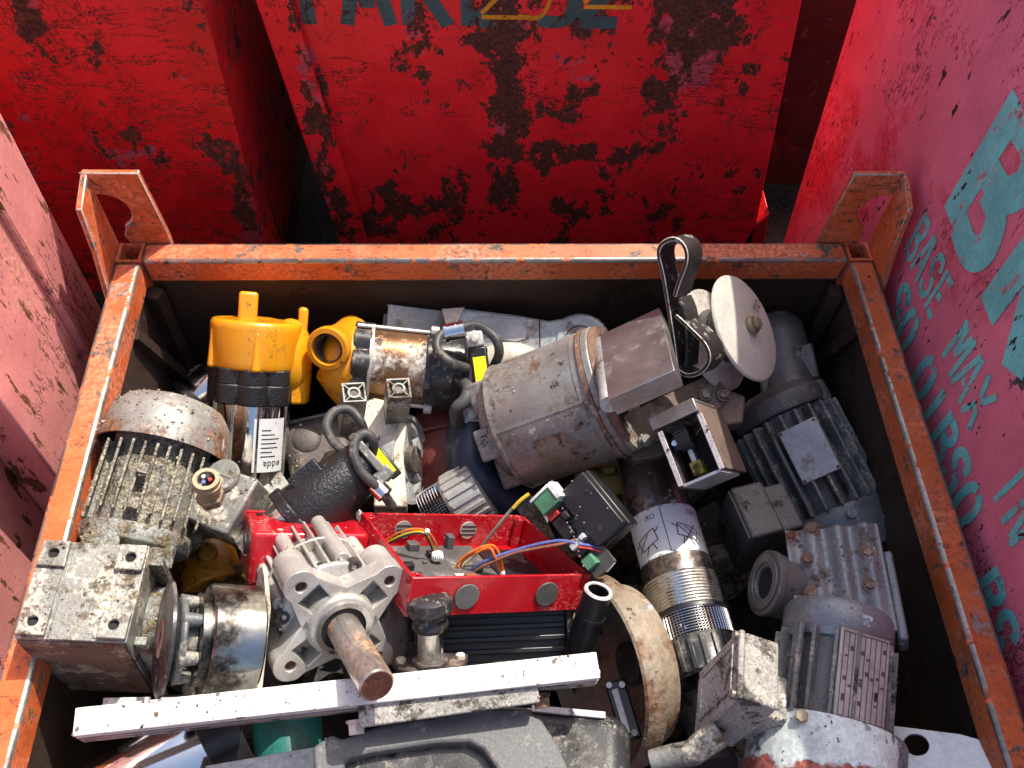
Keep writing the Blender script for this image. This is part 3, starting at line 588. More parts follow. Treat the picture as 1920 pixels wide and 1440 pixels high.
for x0, y0 in ((.001, .002), (.088, .002), (.001, .084), (.088, .084)):
    g = t.g(fx); g.prism([(x0, y0), (x0 + .031, y0), (x0 + .031, y0 + .032), (x0, y0 + .032)], -.007, -.0002, holes=[circ(x0 + .015, y0 + .016, .0062, 16)])
    t.part('foot_pad', g, 'gear_grey', .0012 / t.f.s, under=gb)
    g = t.g(fx); g.cyl(.006, -.0012, -.0005, 16, c=(x0 + .015, y0 + .016)); t.part('bolt_hole', g, 'matt_black_shade', under=gb)  # black disc painted in as the shade inside the hole
g = t.g(fx); g.cyl(.05, 0, .022, 36, 'x', (.062, .095)); g.cyl(.034, .02, .034, 30, 'x', (.062, .095)); g.box(W - .001, W + .022, .01, .02, .015, .17); g.box(W - .001, W + .018, .098, .108, .02, .15)
g2 = t.g(fx.at(W, 0, 0)); g2.cyl(.046, 0, .02, 36, 'x', (.064, .09)); g2.cyl(.026, .02, .03, 30, 'x', (.064, .09)); g2.box(0, .016, .008, .018, .015, .16); g2.box(0, .014, .1, .11, .03, .15)
t.part('bearing_housing', g2, 'grey_filthy', .001 / t.f.s, under=gb)

# ---- 2 clutch with black disc between gearbox and aluminium gear housing
f = fa(430, 1200, .03, 1, .02, 101)
t = Thing('drum_clutch', 'chrome drum clutch with a thin black disc, between filthy gearbox and aluminium housing', 'clutch', f)
g = t.g(); g.lathe([(0, -62), (84, -62), (84, -46), (98, -46), (102, -42), (102, 44), (98, 48), (0, 48)], 64)
t.part('drum', g, 'chrome_smoky')
g = t.g()
for a in (20, 140, 260):
    pts = [(54 * math.cos(R(a + k * 8)), 54 * math.sin(R(a + k * 8))) for k in range(10)]
    g.ribbon(pts, 20, -63.5, -62.3, 'z', 2)
t.part('slot', g, 'matt_black_shade')
g = t.g(); g.lathe([(0, -112), (34, -112), (40, -104), (74, -98), (78, -92), (76, -86), (46, -82), (44, -62), (0, -62)], 40)
for a in range(0, 360, 60): x, y = 66 * math.cos(R(a)), 66 * math.sin(R(a)); g.cyl(15, -96, -62, 14, c=(x, y), r2=11)
t.part('jaw_coupling', g, 'blue_grey_fins', 2)
g = t.g(); g.lathe([(14, -122), (92, -122), (104, -118), (104, -112), (96, -110), (14, -112)], 56)
t.part('disc', g, 'black_dusty')
g = t.g(); g.ring(12, 34, -124, -121.8, 30); t.part('rust_ring', g, 'rust_heavy')
g = t.g(); g.prism([(-108, -50), (-108, 52), (60, 66), (118, 26), (140, 0), (136, -22), (70, -60)], 48, 57, holes=[circ(112, 2, 6, 14)])
t.part('mounting_plate', g, 'beige_plastic', 1.5)

# ---- 3 aluminium gear housing with a rusty shaft
f = fa(640, 1168, .035, 60, 103, 36)
t = Thing('gear_housing', 'cast aluminium gear housing with four lugs and a thick rusty shaft sticking out', 'gear housing', f)
lug = [f.loc(565, 1102)[:2], f.loc(731, 1090)[:2], f.loc(545, 1250)[:2]]; lug.append((lug[1][0] + lug[2][0] - lug[0][0], lug[1][1] + lug[2][1] - lug[0][1]))
cx = (lug[1][0] + lug[2][0]) / 2; cy = (lug[1][1] + lug[2][1]) / 2
g = t.g()
for x, y in lug:
    d = Vector((x - cx, y - cy)); L = d.length; d /= L; nn = Vector((-d.y, d.x)); e = Vector((x, y))
    base = Vector((cx, cy)) + d * 40
    arm = [tuple(base + nn * 58), tuple(base - nn * 58), tuple(e - nn * 33 - d * 10)] + [tuple(e + (d * math.cos(R(a)) + nn * math.sin(R(a))) * 33) for a in range(-80, 81, 20)] + [tuple(e + nn * 33 - d * 10)]
    m = base + d * (L - 40) * .47
    hole = [tuple(m + d * u + nn * v) for u, v in ((-20, -22), (20, -25), (20, 25), (-20, 22))]
    g.prism(arm, -44, 0, holes=[hole, [tuple(e + (d * math.cos(R(a)) + nn * math.sin(R(a))) * 11) for a in range(0, 360, 30)]])
g.lathe([(38, -46), (58, -46), (62, -6), (64, 6), (60, 13), (54, 14), (38, 12)], 56, c=(cx, cy)); g.ring(56, 66, -44, -2, 48, c=(cx, cy))
g.lathe([(40, -62), (96, -62), (102, -56), (100, -48), (90, -44), (40, -42)], 56, c=(cx, cy))
for x, y in lug: g.cyl(31, -96, -40, 24, c=(x, y))
t.part('front_flange', g, 'cast_alu', 3, seg=3)
for x, y in lug: g = t.g(); g.cyl(10.5, -40, -12, 16, c=(x, y)); t.part('threaded_hole', g, 'rust_face')
g = t.g(); g.cyl(84, -235, -98, 48, c=(cx, cy)); 
ff = f.at(cx, cy, 0)
g.f = ff; fins(g, ff, 26, 60, 106, -232, -50, 6, 0, 346); g.ring(84, 108, -152, -144, 48); g.f = f
for a in (12, 52, 100, 140, 190, 225, 300): g.cyl(15, -236, -62, 18, c=(cx + 100 * math.cos(R(a)), cy + 100 * math.sin(R(a))))
t.part('finned_body', g, 'cast_alu', 2)
for a in (40, 96, 150, 205, 320):
    g = t.g(); x = cx + 98 * math.cos(R(a)); y = cy + 98 * math.sin(R(a)); g.ring(7, 13, -60, -42, 18, c=(x, y)); g.cyl(7.2, -58, -50, 6, c=(x, y)); t.part('socket_bolt', g, 'dark_iron')
g = t.g(); g.ring(43, 53, 10, 20, 48, c=(cx, cy)); t.part('bearing_ring', g, 'chrome_dirty')
g = t.g(); g.ring(32, 46, 8, 17, 40, c=(cx, cy)); t.part('seal', g, 'matt_black_shade')
g = t.g(); g.cyl(31, 0, 205, 44, c=(cx, cy), ch=3); g.box(cx - 2, cx + 8, cy + 30, cy + 32, 20, 110); s_ = t.part('shaft', g, 'shaft_steel')
g = t.g(); g.cyl(27, 205, 206, 40, c=(cx, cy)); t.part('shaft_face', g, 'rust_face', under=s_)

# ---- 4 white aluminium bar and the bracket under it
f = Fr((-0.43, 0.2756, 0.062), (0.9943, 0.1015, -0.0314), None, (-0.0271, -0.0392, -0.985))
f = Fr(P(141, 1327, .062), P(1118, 1222, .050) - P(141, 1327, .062), None, (0, .06, -1))
LB = (P(1118, 1222, .050) - P(141, 1327, .062)).length
t = Thing('profile_bar', 'long white powder coated aluminium bar lying across the heap near the bottom', 'metal bar', f)
g = t.g(); d = .029
g.prism([(0, 0), (d, 0), (d, .007), (d - .004, .008), (d - .004, .011), (d, .012), (d, .019), (d - .003, .020), (d - .003, .023), (d, .024), (d, .033), (0, .033)], 0, LB, 'x')
t.part('profile', g, 'white_powdercoat', .0012, seg=2)
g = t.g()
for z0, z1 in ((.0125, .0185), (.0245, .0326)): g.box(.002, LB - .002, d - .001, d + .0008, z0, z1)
t.part('grooved_shade_side', g, 'alu_shade_grimy', .0003)  # front strips coloured darker in place of the bar's own shade
for z in (.010, .022): g = t.g(); g.cyl(.0028, LB, LB + .002, 12, 'x', (.02, z)); t.part('end_screw', g, 'screw_pale_grey')
f = Fr(P(671, 1329, .047), P(988, 1285, .043) - P(671, 1329, .047), None, (0, .25, -1))
t = Thing('mounting_bracket', 'crusted grey steel angle bracket bolted beneath the white bar', 'bracket', f)
g = t.g(); g.box(0, .198, -.004, .020, 0, .012); g.box(0, .198, -.004, .010, .0118, .036)
t.part('angle', g, 'concrete_crust', .002, seg=2)
for px, py, m in ((706, 1352, 'edge_bare_pale'), (958, 1316, 'rust_heavy')):
    x = f.loc(px, py, .0105, 1)[0]
    g = t.g(); g.cyl(.011, .0101, .014, 20, 'y', (.026, x)); g.cyl(.0095, .014, .026, 6, 'y', (.026, x)); t.part('bolt', g, m, .0006)

# ---- 5 round topped plunger
f = fa(808, 1246, -.015, -.03, -1, 62)
t = Thing('rubber_bumper', 'dusty round headed bumper on a chrome stem behind the white bar', 'bumper', f)
g = t.g(); g.prism([(-72, -30), (-30, -40), (34, -40), (74, -26), (60, 10), (20, 40), (-22, 40), (-62, 8)], -14, 2); g.cyl(36, 2, 14, 6); t.part('base_plate', g, 'dark_iron', 3)
g = t.g(); g.cyl(24, 14, 78, 30); t.part('stem', g, 'chrome_dirty')
g = t.g(); g.lathe([(0, 72), (30, 72), (35, 80), (33, 90), (30, 96), (40, 104), (45, 116), (43, 132), (30, 140), (0, 142)], 36); t.part('head', g, 'black_dusty')
for x, y in ((56, -12), (-56, -14)): g = t.g(); bolt(g, x, y, 2, 9, 8); t.part('screw', g, 'edge_bare_pale')

# ---- 6 finned black drive under the red box
f = fa(935, 1190, -.085, 1, -.04, 92)
t = Thing('black_motor', 'black extruded motor body with long ribs under the open red box', 'motor', f)
g = t.g(); g.box(-58, 60, -120, -12, -160, 128)
for x in (-52, -30, -8, 14, 36, 54): g.box(x - 5, x + 5, -14, 2 + (6 if x in (-8, 36) else 0), -160, 126)
t.part('ribbed_body', g, 'black_plastic', 2)
g = t.g(); g.box(-62, 62, -122, 10, 128, 140); t.part('end_cover', g, 'dark_iron', 3)
g = t.g(); g.box(-18, 16, -20, 20, 140, 172); b = t.part('connector', g, 'black_plastic', 3)
g = t.g(); g.cyl(11, 20, 26, 16, 'y', (150, 26)); t.part('screw', g, 'brass')
for x in (20, -2): g = t.g(); g.cyl(5, 140, 150, 12, c=(x, 8)); t.part('screw', g, 'terminal_white')

# ---- 7 black hose stub
f = fa(1122, 1108, .0, .34, -1, 58)
t = Thing('hose_stub', 'cut black plastic pipe with a ragged pale rim beside the open red box', 'pipe', f)
g = t.g(); g.lathe([(27, 0), (27, -160), (0, -160)], 36); g.lathe([(27, 0), (20, 0), (20, -150), (0, -150)], 36); g.ring(26, 29, -60, -52, 36); t.part('pipe', g, 'black_plastic')
g = t.g(); g.lathe([(20, -.5), (21, 2.2), (26, 2.6), (28, -1)], 36); t.part('cut_rim', g, 'pale_scratched')

# ---- 8 red junction boxes
M_RED = 'red_plastic'
f = Fr((-0.2998, 0.5472, -0.028), (0.9413, 0.1169, -0.3166), None, (-0.1226, -0.7417, -0.6383))
t = Thing('junction_box', 'closed red plastic junction box behind the aluminium gear housing', 'junction box', f, 'red junction boxes')
g = t.g(); g.box(0, .146, 0, .092, .004, .074); t.part('box_body', g, M_RED, .006, seg=3)
g = t.g(); g.box(-.001, .147, -.006, .0, .003, .075); g.box(.006, .014, .05, .054, .0025, .0042); t.part('lid', g, M_RED, .0025, seg=2)
g = t.g(); g.cyl(.013, -.003, .0005, 24, 'x', (.04, .035)); t.part('cable_grommet', g, 'grommet_grey')
for x in (.016, .13): g = t.g(); g.cyl(.0045, .0025, .0045, 14, c=(x, .014)); t.part('screw_recess', g, 'matt_black_shade')

f = Fr((-0.1494, 0.541, -0.03), (0.8865, 0.1772, -0.4274), None, (-0.2056, -0.6623, -0.7011))
t = Thing('junction_box', 'open red plastic junction box without its lid, loose wires and a grey board inside', 'junction box', f, 'red junction boxes')
W, D, H, th = .247, .189, .05, .0042
g = t.g(); g.prism([(0, 0), (W, 0), (W, D), (0, D)], 0, H, holes=[[(th, th), (W - th, th), (W - th, D - th), (th, D - th)]])
g.box(th, W - th, th, D - th, H - th, H - .0002)
for x, y in ((th + .006, th + .006), (W - th - .006, th + .006), (th + .006, D - th - .006), (W - th - .006, D - th - .006)): g.ring(.0028, .0066, .001, H - th, 18, c=(x, y))
t.part('box_body', g, M_RED, .0012, seg=2)
g = t.g(); g.box(.02, .16, .022, D - .02, H - .012, H - .006); g.box(.06, .075, .026, .04, H - .022, H - .012); g.box(.118, .128, .02, .034, H - .03, H - .012); t.part('mounting_board', g, 'board_grey', .001)
random.seed(5)
for k2 in range(9):
    x = random.uniform(.03, .15); y = random.uniform(.03, D - .04); h_ = random.uniform(.002, .009); g = t.g(); g.box(x, x + random.uniform(.004, .016), y, y + random.uniform(.004, .012), H - .012 - h_, H - .0121); t.part('component', g, random.choice(('black_plastic', 'black_plastic', 'board_grey', 'pale_scratched', 'wire_brown')), .0006)
g = t.g(); g.box(.165, W - .014, .03, D - .02, H - .010, H - .0055); t.part('black_tray', g, 'black_plastic', .001)
for x in (.074, .186): g = t.g(); g.cyl(.0165, D + .0002, D + .003, 30, 'y', (.025, x), ch=.001); t.part('cable_grommet', g, 'grommet_grey')
for x in (.062, .16):
    g = t.g(); g.cyl(.0125, th + .0003, th + .003, 24, 'y', (.022, x))
    b = t.part('cable_grommet', g, 'cast_alu')
    g = t.g()
    for k in (-.006, 0, .006): g.box(x - .011, x + .011, th + .003, th + .0036, .022 + k - .001, .022 + k + .001)
    t.part('grommet_slots', g, 'ink_black', under=b)
g = t.g(); g.cyl(.0145, -.002, .0002, 24, 'x', (.14, .026)); t.part('cable_grommet', g, 'grommet_grey')
def wire(lbl, pts, r, m, extra=None):
    fr = Fr(P(*pts[len(pts) // 2]), (1, 0, 0), (0, 1, 0), (0, 0, 1))
    tt = Thing('loose_wire', lbl, 'wire', fr, 'loose wires at the red box')
    g = tt.g(WORLD); g.tube([P(*p) for p in pts], r, 7, 6); tt.part('insulation', g, m); return tt
k = -.045
tw = wire('orange, yellow and black wires ending in a small white plug, inside open red box', [(718, 1018, k), (745, 1000, k + .02), (775, 992, k + .03), (800, 996, k + .03), (815, 1014, k + .015), (822, 1034, k)], .0014, 'wire_orange')
for dd, m in ((4, 'wire_yellow'), (8, 'ink_black'), (-3, 'wire_brown')):
    g = tw.g(WORLD); g.tube([P(a, b, c) for a, b, c in [(718, 1018 + dd, k), (748, 1002 + dd, k + .02), (777, 994 + dd * .8, k + .03), (799 - dd * .4, 998 + dd * .5, k + .03), (812 - dd, 1015, k + .015), (820 - dd, 1034, k)]], .0013, 6, 6); tw.part('insulation', g, m)
fp = fa(820, 1040, k, .05, 1, 75); g = tw.g(fp); g.box(-11, 11, -6, 6, -8, 13); b = tw.part('plug', g, 'terminal_white', 1)
g = tw.g(fp)
for x in (-7, -3.5, 0, 3.5, 7): g.box(x - .7, x + .7, 6.1, 6.6, 4, 12)
tw.part('pin_slots', g, 'ink_black', under=b)
fp = fa(801, 997, k + .032, .1, 1, 60); g = tw.g(fp); g.cyl(5, -4, 4, 12); tw.part('cable_tie', g, 'terminal_white')
tw = wire('pair of bright orange wires looping up in the open red box', [(848, 1078, -.06), (862, 1052, -.045), (890, 1032, -.03), (920, 1022, -.025), (934, 1034, -.03), (940, 1056, -.045), (943, 1072, -.06)], .0017, 'wire_orange')
g = tw.g(WORLD); g.tube([P(*p) for p in [(858, 1076, -.06), (870, 1050, -.045), (898, 1034, -.03), (918, 1027, -.025), (928, 1044, -.03), (934, 1060, -.045), (940, 1074, -.06)]], .0017, 7); tw.part('insulation', g, 'wire_orange')
fp = fa(942, 1074, -.06, 0, 1, 70); g = tw.g(fp); g.box(-5, 5, -4, 4, -6, 8); tw.part('plug', g, 'terminal_white', 1)
tw = wire('blue and brown twisted wires leading from the open red box to the relay module', [(880, 1072, -.06), (910, 1052, -.04), (960, 1034, -.025), (1010, 1020, -.01), (1050, 1014, .0), (1078, 1018, .005)], .0021, 'wire_blue')
g = tw.g(WORLD); g.tube([P(*p) for p in [(882, 1076, -.06), (914, 1058, -.04), (962, 1038, -.025), (1008, 1028, -.01), (1052, 1020, .0), (1080, 1012, .005)]], .002, 7); tw.part('insulation', g, 'wire_brown')
wire('dusty grey wire with a yellow end rising from the red box', [(846, 1076, -.06), (890, 1040, -.05), (930, 990, -.015), (962, 952, .01), (984, 932, .02)], .0022, 'wire_dusty')
wire('thin yellow wire crossing to the green terminal of the relay module', [(962, 953, .011), (975, 939, .018), (992, 926, .024)], .0026, 'wire_yellow')

# ---- 9 relay module leaning out of the red box
f = fa(1060, 985, .0, .62, .80, 74, yaw=20)
t = Thing('relay_module', 'broken black relay module with a green terminal block, leaning on the open red box', 'relay module', f)
g = t.g(); g.box(-26, 26, -30, -24, -92, 108); t.part('circuit_board', g, 'board_grey', .5)
g = t.g(); g.box(-16, 92, -74, -32, -60, 74); g.box(20, 90, -32, -8, -56, 70); t.part('housing', g, 'black_plastic', 3)
g = t.g(); g.box(-20, 24, -23, 10, -78, -40); b = t.part('terminal_block', g, 'pcb_green', 2)
g = t.g(); g.box(22, 34, -22, 12, -80, -44); g.box(-24, 26, 10, 14, -80, -74); t.part('terminal_cover', g, 'terminal_white', 3)
for z, h, m in ((-34, 14, 'wire_red'), (-14, 18, 'ink_black'), (8, 26, 'black_plastic'), (38, 12, 'terminal_white'), (56, 10, 'black_plastic'), (80, 22, 'pcb_green')):
    g = t.g(); g.box(-22, 2, -24, -8 + (z % 7), z - h / 2, z + h / 2); 
    if m in ('ink_black', 'terminal_white'): g.box(5, 16, -24, -2, z - h / 2, z + h / 2 - 3)
    t.part('component', g, m, 1)
g = t.g()
for k2 in range(14): g.box(-24 + (k2 * 37) % 40, -21 + (k2 * 37) % 40, -24, -10 + (k2 * 13) % 9, -40 + k2 * 9, -37 + k2 * 9)
t.part('pins', g, 'chrome', 0)
tw = wire('blue and red wires trailing from the lower end of the relay module', [(1085, 1020, .0), (1110, 1024, -.005), (1135, 1032, -.01), (1146, 1050, -.02), (1140, 1066, -.03)], .0018, 'wire_blue')
g = tw.g(WORLD); g.tube([P(*p) for p in [(1085, 1026, .0), (1112, 1030, -.005), (1132, 1038, -.01), (1150, 1050, -.02)]], .0016, 7); tw.part('insulation', g, 'wire_red')
fp = fa(1140, 1058, -.02, .5, -.6, 70); g = tw.g(fp); g.box(-9, 9, -6, 6, -16, 16); tw.part('plug', g, 'terminal_white', 2)

# ---- 10 upright submersible pump, yellow head
f = fa(464, 900, -.20, .06, -1, 77)
t = Thing('submersible_pump', 'upright pump with a bright yellow head, black collar and shiny chrome body', 'pump', f, 'submersible pumps with yellow heads')
g = t.g(); g.lathe([(0, -10), (70, -10), (70, 160), (0, 160)], 56); t.part('chrome_body', g, 'chrome')
for a in (62, 100, 150, 25): g = t.g(); g.cyl(2.6, -8, 158, 8, c=(71 * math.cos(R(a)), 71 * math.sin(R(a)))); t.part('tie_rod', g, 'chrome_dirty')
g = t.g()
def scal(r, n, amp, ph=0): return [((r + amp * abs(math.cos(R(n * k * 2.5 / 2 + ph)))) * math.cos(R(k * 2.5)), (r + amp * abs(math.cos(R(n * k * 2.5 / 2 + ph)))) * math.sin(R(k * 2.5))) for k in range(144)]
g.prism(scal(71, 8, 10), 150, 188); g.prism(scal(69, 8, 12), 186, 216); t.part('collar', g, 'black_wrinkle', 3)
g = t.g(); g.prism(scal(71, 8, 6), -24, -4); g.lathe([(0, -110), (46, -110), (58, -60), (66, -22), (0, -22)], 48); t.part('foot_collar', g, 'black_wrinkle', 3)
g = t.g(); g.lathe([(0, 212), (76, 212), (80, 226), (82, 286), (82, 294), (78, 300), (72, 303), (66, 300), (30, 306), (0, 307)], 64)
g.ell((-62, -10, 232), (44, 52, 76)); g.cyl(33, 150, 210, 28, c=(-70, -10), r2=36)
for a in (20, 92, 165): x, y = 82 * math.cos(R(a)), 82 * math.sin(R(a)); g.cyl(9, 212, 284, 12, c=(x * .95, y * .95), r2=5)
h_ = t.part('pump_head', g, 'yellow_enamel', 5, seg=3, ang=50)
g = t.g(); g.box(0, 34, 4, 28, 296, 352); t.part('lug', g, 'yellow_enamel', 6, seg=3, under=h_)
g = t.g(); g.box(-92, -74, -40, -4, 272, 330); t.part('lug', g, 'yellow_enamel', 7, seg=3, under=h_)
g = t.g()
def bend(x, y, r=71.4): a = R(90) - (x / r); return (r * math.cos(a), r * math.sin(a), y)
N = 12; vs = []
for i in range(N + 1): vs += [bend(-6 - 62 * i / N, 30), bend(-6 - 62 * i / N, 128)]
g._add(vs, [(2 * i, 2 * i + 1, 2 * i + 3, 2 * i + 2) for i in range(N)]); lb = t.part('label_sheet', g, 'label_white')
g = t.g(); g2_ = lambda x, y: bend(x, y, 71.9)
text_g(g, 'edda', 19, -62, 50, 0, flipx=1, flipy=-1, bend=g2_)
for i in range(7):
    y = 58 + i * 8; vs = []
    L_ = (30, 22, 34, 30, 36, 26, 18)[i]
    for q in range(7): vs += [g2_(-20 - L_ * q / 6, y), g2_(-20 - L_ * q / 6, y + 1.8)]
    g._add(vs, [(2 * q, 2 * q + 1, 2 * q + 3, 2 * q + 2) for q in range(6)])
t.part('label_print', g, 'ink_black', under=lb, keep=True)

# ---- 11 second chrome pump lying behind it
f = fa(372, 748, -.24, .72, -.62, 96)
t = Thing('chrome_tube', 'small chrome tube with a black collar, half hidden behind the upright yellow pump', 'tube', f)
g = t.g(); g.lathe([(0, -66), (40, -66), (44, -60), (44, 90), (0, 90)], 44); t.part('tube_body', g, 'chrome')
g = t.g(); g.ring(43, 52, -66, -40, 44); g.ring(43, 50, -20, -4, 44); t.part('collar', g, 'black_plastic', 2)
f = fa(345, 738, -.30, 1, -.1, 80)
t = Thing('finned_block', 'dark ribbed motor housing deep in the shade of the rear left corner', 'motor', f)
g = t.g(); g.cyl(40, -60, 60, 30); fins(g, f, 12, 30, 52, -56, 56, 6, 0, 180); t.part('finned_body', g, 'grey_filthy', 2)

# ---- 12 dirty pump lying on its side, with yellow volute
f = fa(770, 690, -.125, 1, .10, 92)
t = Thing('submersible_pump', 'dirty pump lying on its side, orange ringed spout and cable handle, behind the cast bracket', 'pump', f, 'submersible pumps with yellow heads')
g = t.g(); g.lathe([(0, -84), (62, -84), (70, -78), (70, 34), (0, 34)], 56); t.part('chrome_body', g, 'chrome_orange_reflection')
g = t.g(); g.prism(scal(66, 8, 11), -108, -76); t.part('collar', g, 'black_dusty', 2)
g = t.g(); g.prism(scal(70, 6, 6), 24, 36); g.lathe([(0, 34), (74, 34), (76, 60), (72, 92), (60, 104), (0, 104)], 48); t.part('motor_end', g, 'black_dusty', 2)
for a in (22, 158): g = t.g(); g.cyl(4, -104, 40, 8, c=(74 * math.cos(R(a)), 74 * math.sin(R(a)))); g.cyl(11, 30, 44, 10, c=(76 * math.cos(R(a)), 76 * math.sin(R(a)))); t.part('tie_rod', g, 'cast_alu')
g = t.g(); g.ring(70, 75, -78, -72, 48); t.part('clamp_ring', g, 'cast_alu')
g = t.g(); g.prism([(-72, -50), (-72, 50), (-40, 70), (60, 62), (82, 40), (82, -50)], 104, 122); g.cyl(20, 122, 136, 20, c=(-34, 24)); g.cyl(12, 122, 134, 14, c=(10, 44)); g.cyl(12, 122, 134, 14, c=(44, 40)); b = t.part('end_plate', g, 'cast_alu', 4)
g = t.g(); g.cyl(11, 136, 139, 14, c=(-34, 24)); g.cyl(6, 134, 136, 12, c=(10, 44)); g.cyl(6, 134, 136, 12, c=(44, 40)); t.part('bolt_recess', g, 'matt_black_shade', under=b)
fy = fa(902, 698, -.055, .14, 1, 84)
g = t.g(fy); g.box(-17, 17, -22, -4, -50, 52); t.part('label_holder', g, 'black_plastic', 4)
g = t.g(fy); g.box(-12, 12, -4, -2.5, -30, 40); t.part('warning_strip', g, 'label_yellow')
g = t.g(fy); g.box(-20, 14, -30, -2, -80, -50); g.cyl(9, -4, 10, 16, 'y', (-64, -4)); t.part('bracket', g, 'cast_alu', 4)
g = t.g(fy); g.box(-46, 14, -40, -12, 62, 92); g.cyl(13, -14, 6, 18, 'y', (74, -26)); t.part('bracket', g, 'cast_alu', 4)
g = t.g(fa(853, 621, -.03, 1, -.2, 88)); g.ring(13, 17, -18, 18, 24); g.ring(16, 19, -20, -14, 24); t.part('cable_clamp', g, 'chrome')
g = t.g(WORLD); g.tube([P(*p) for p in [(875, 690, -.05), (846, 680, -.03), (820, 655, -.025), (826, 628, -.025), (852, 620, -.03), (890, 610, -.03), (925, 630, -.03), (936, 660, -.045), (924, 690, -.08), (915, 710, -.11)]], .0072, 12, 8); t.part('cable', g, 'rubber_cable')
g = t.g(WORLD); g.tube([P(*p) for p in [(868, 718, -.07), (878, 728, -.06), (872, 750, -.06), (856, 768, -.07), (858, 790, -.1), (872, 800, -.13)]], (.009, .011), 12, 8); t.part('cable', g, 'rubber_cable')
# yellow volute with its ringed spout
g = t.g(); g.lathe([(0, -166), (40, -164), (62, -150), (70, -130), (68, -104), (0, -104)], 48)
fs = fa(613, 655, -.045, -.42, .25, 27)
g.f = fs; g.lathe([(40, 0), (42, -4), (42, -16), (37, -24), (34, -90), (38, -130), (0, -134)], 44); g.lathe([(40, 0), (31, 1), (29, -8), (28, -80), (0, -80)], 44)
g.f = WORLD; g.tube([P(628, 690, -.10), P(655, 730, -.14), P(690, 760, -.18)], (.032, .03), 18)
v = t.part('volute', g, 'yellow_enamel_old', 0, ang=50)
g = t.g(fs); g.ring(24.5, 26.5, -60, -6, 30); g.cyl(27, -79, -70, 30); t.part('spout_lining', g, 'dark_iron', under=v)

# ---- 13 cast bracket with two square posts and the slotted wheel
f = fa(712, 800, -.10, .12, 1, 66)
t = Thing('cast_bracket', 'dusty pale cast bracket with two square hollow posts in front of the dirty pump', 'bracket', f)
g = t.g(); 
pl_ = [f.loc(a, b)[::2] for a, b in ((668, 762), (700, 745), (735, 752), (762, 775), (754, 850), (762, 950), (690, 950), (700, 880), (676, 820))]
pl_ = [f.loc(a, b, 0, 1) for a, b in ((668, 762), (700, 745), (735, 752), (764, 775), (756, 850), (764, 950), (700, 950), (704, 880), (676, 820))]
g.prism([(p[2], p[0]) for p in pl_], -46, 0, 'y'); t.part('arm', g, 'beige_plastic', 4)
for (px, py, dx) in ((664, 735, -.3), (748, 727, .1)):
    fp = fa(px, py, -.03, .10, -.75, 34); e = fp.rot('z', 12)
    g = t.g(e); hs = 22; g.prism([(-hs, -hs), (hs, -hs), (hs, hs), (-hs, hs)], -120, 0, holes=[[(-hs + 4, -hs + 4), (hs - 4, -hs + 4), (hs - 4, hs - 4), (-hs + 4, hs - 4)]])
    g.box(-hs + 2, hs - 2, -hs + 2, hs - 2, -60, -14); g.ring(8, 13, -20, -1, 20)
    for a in (45, 135, 225, 315):
        q = Fr(e.o, e.X * math.cos(R(a)) + e.Y * math.sin(R(a)), None, e.Z, e.s); g.f = q; g.box(11, 27, -1.6, 1.6, -20, -1); g.f = e
    p = t.part('square_post', g, 'gear_grey', 1.2)
    g = t.g(e); g.cyl(8.2, -18, -5, 18); t.part('post_hole', g, 'dark_iron', under=p)
f = fa(768, 862, -.16, .93, -.05, 66)
t = Thing('slotted_wheel', 'grey wheel with rounded slots behind the pale bracket arm', 'wheel', f)
rim = circ(0, 0, 82, 48); hol = []
for k in range(6):
    a0 = 60 * k + 12; a1 = 60 * k + 48
    hol.append([(64 * math.cos(R(a0 + (a1 - a0) * i / 6)), 64 * math.sin(R(a0 + (a1 - a0) * i / 6))) for i in range(7)] + [(38 * math.cos(R(a1 - (a1 - a0) * i / 6)), 38 * math.sin(R(a1 - (a1 - a0) * i / 6))) for i in range(7)])
g = t.g(); g.prism(rim, -18, 0, holes=hol); g.ring(76, 84, -30, 4, 48); t.part('wheel_disc', g, 'galvanised_grey', 1.5)
g = t.g(); g.cyl(26, -20, 14, 24); t.part('hub', g, 'dark_iron', 2)

# ---- 14 brown pump housing, and the black textured pump with cable loops
f = fa(600, 850, -.17, .22, 1, 66)
t = Thing('pump_housing', 'dirty dark brown pump housing with rounded shoulders, between the upright pump and the pale bracket', 'pump housing', f)
g = t.g(); g.box(-62, 66, -90, 0, -82, 90); t.part('housing', g, 'dark_iron', 24, seg=5, ang=60)
g = t.g(); g.ell((-18, -2, -36), (28, 9, 30)); t.part('cap', g, 'dark_iron')
g = t.g(); g.box(-60, 64, -30, -20, -92, -84); g.cyl(13, -16, 10, 12, c=(10, -16)); bolt(g, -36, -30, -92, 12, 14); t.part('flange', g, 'gear_grey', 3)
f = fa(642, 905, -.035, .72, -.62, 88)
t = Thing('black_pump', 'black textured pump with two grey cable loops, lying behind the closed red box', 'pump', f)
g = t.g(); g.lathe([(0, -96), (62, -96), (64, -90), (62, -30), (50, 40), (44, 62), (0, 62)], 44); g.box(-8, 70, -20, 40, -70, -10); t.part('pump_body', g, 'black_wrinkle', 2)
g = t.g(); g.prism(scal(62, 6, 10), -116, -94); t.part('collar', g, 'black_wrinkle', 3)
g = t.g(); g.cyl(54, -210, -114, 40); t.part('chrome_body', g, 'chrome_dirty')
g = t.g(); g.prism([(-54, -30), (-54, 40), (-20, 52), (50, 48), (58, 0), (50, -30)], 62, 78); g.box(-50, -26, 30, 48, 50, 84); t.part('end_plate', g, 'gear_grey', 3)
fy = fa(718, 858, -.035, .62, .78, 80)
g = t.g(fy); g.box(-12, 10, -14, -2, -30, 44); t.part('label_holder', g, 'black_plastic', 3)
g = t.g(fy); g.box(-9, 5, -2, -.8, -26, 34); t.part('warning_strip', g, 'label_yellow')
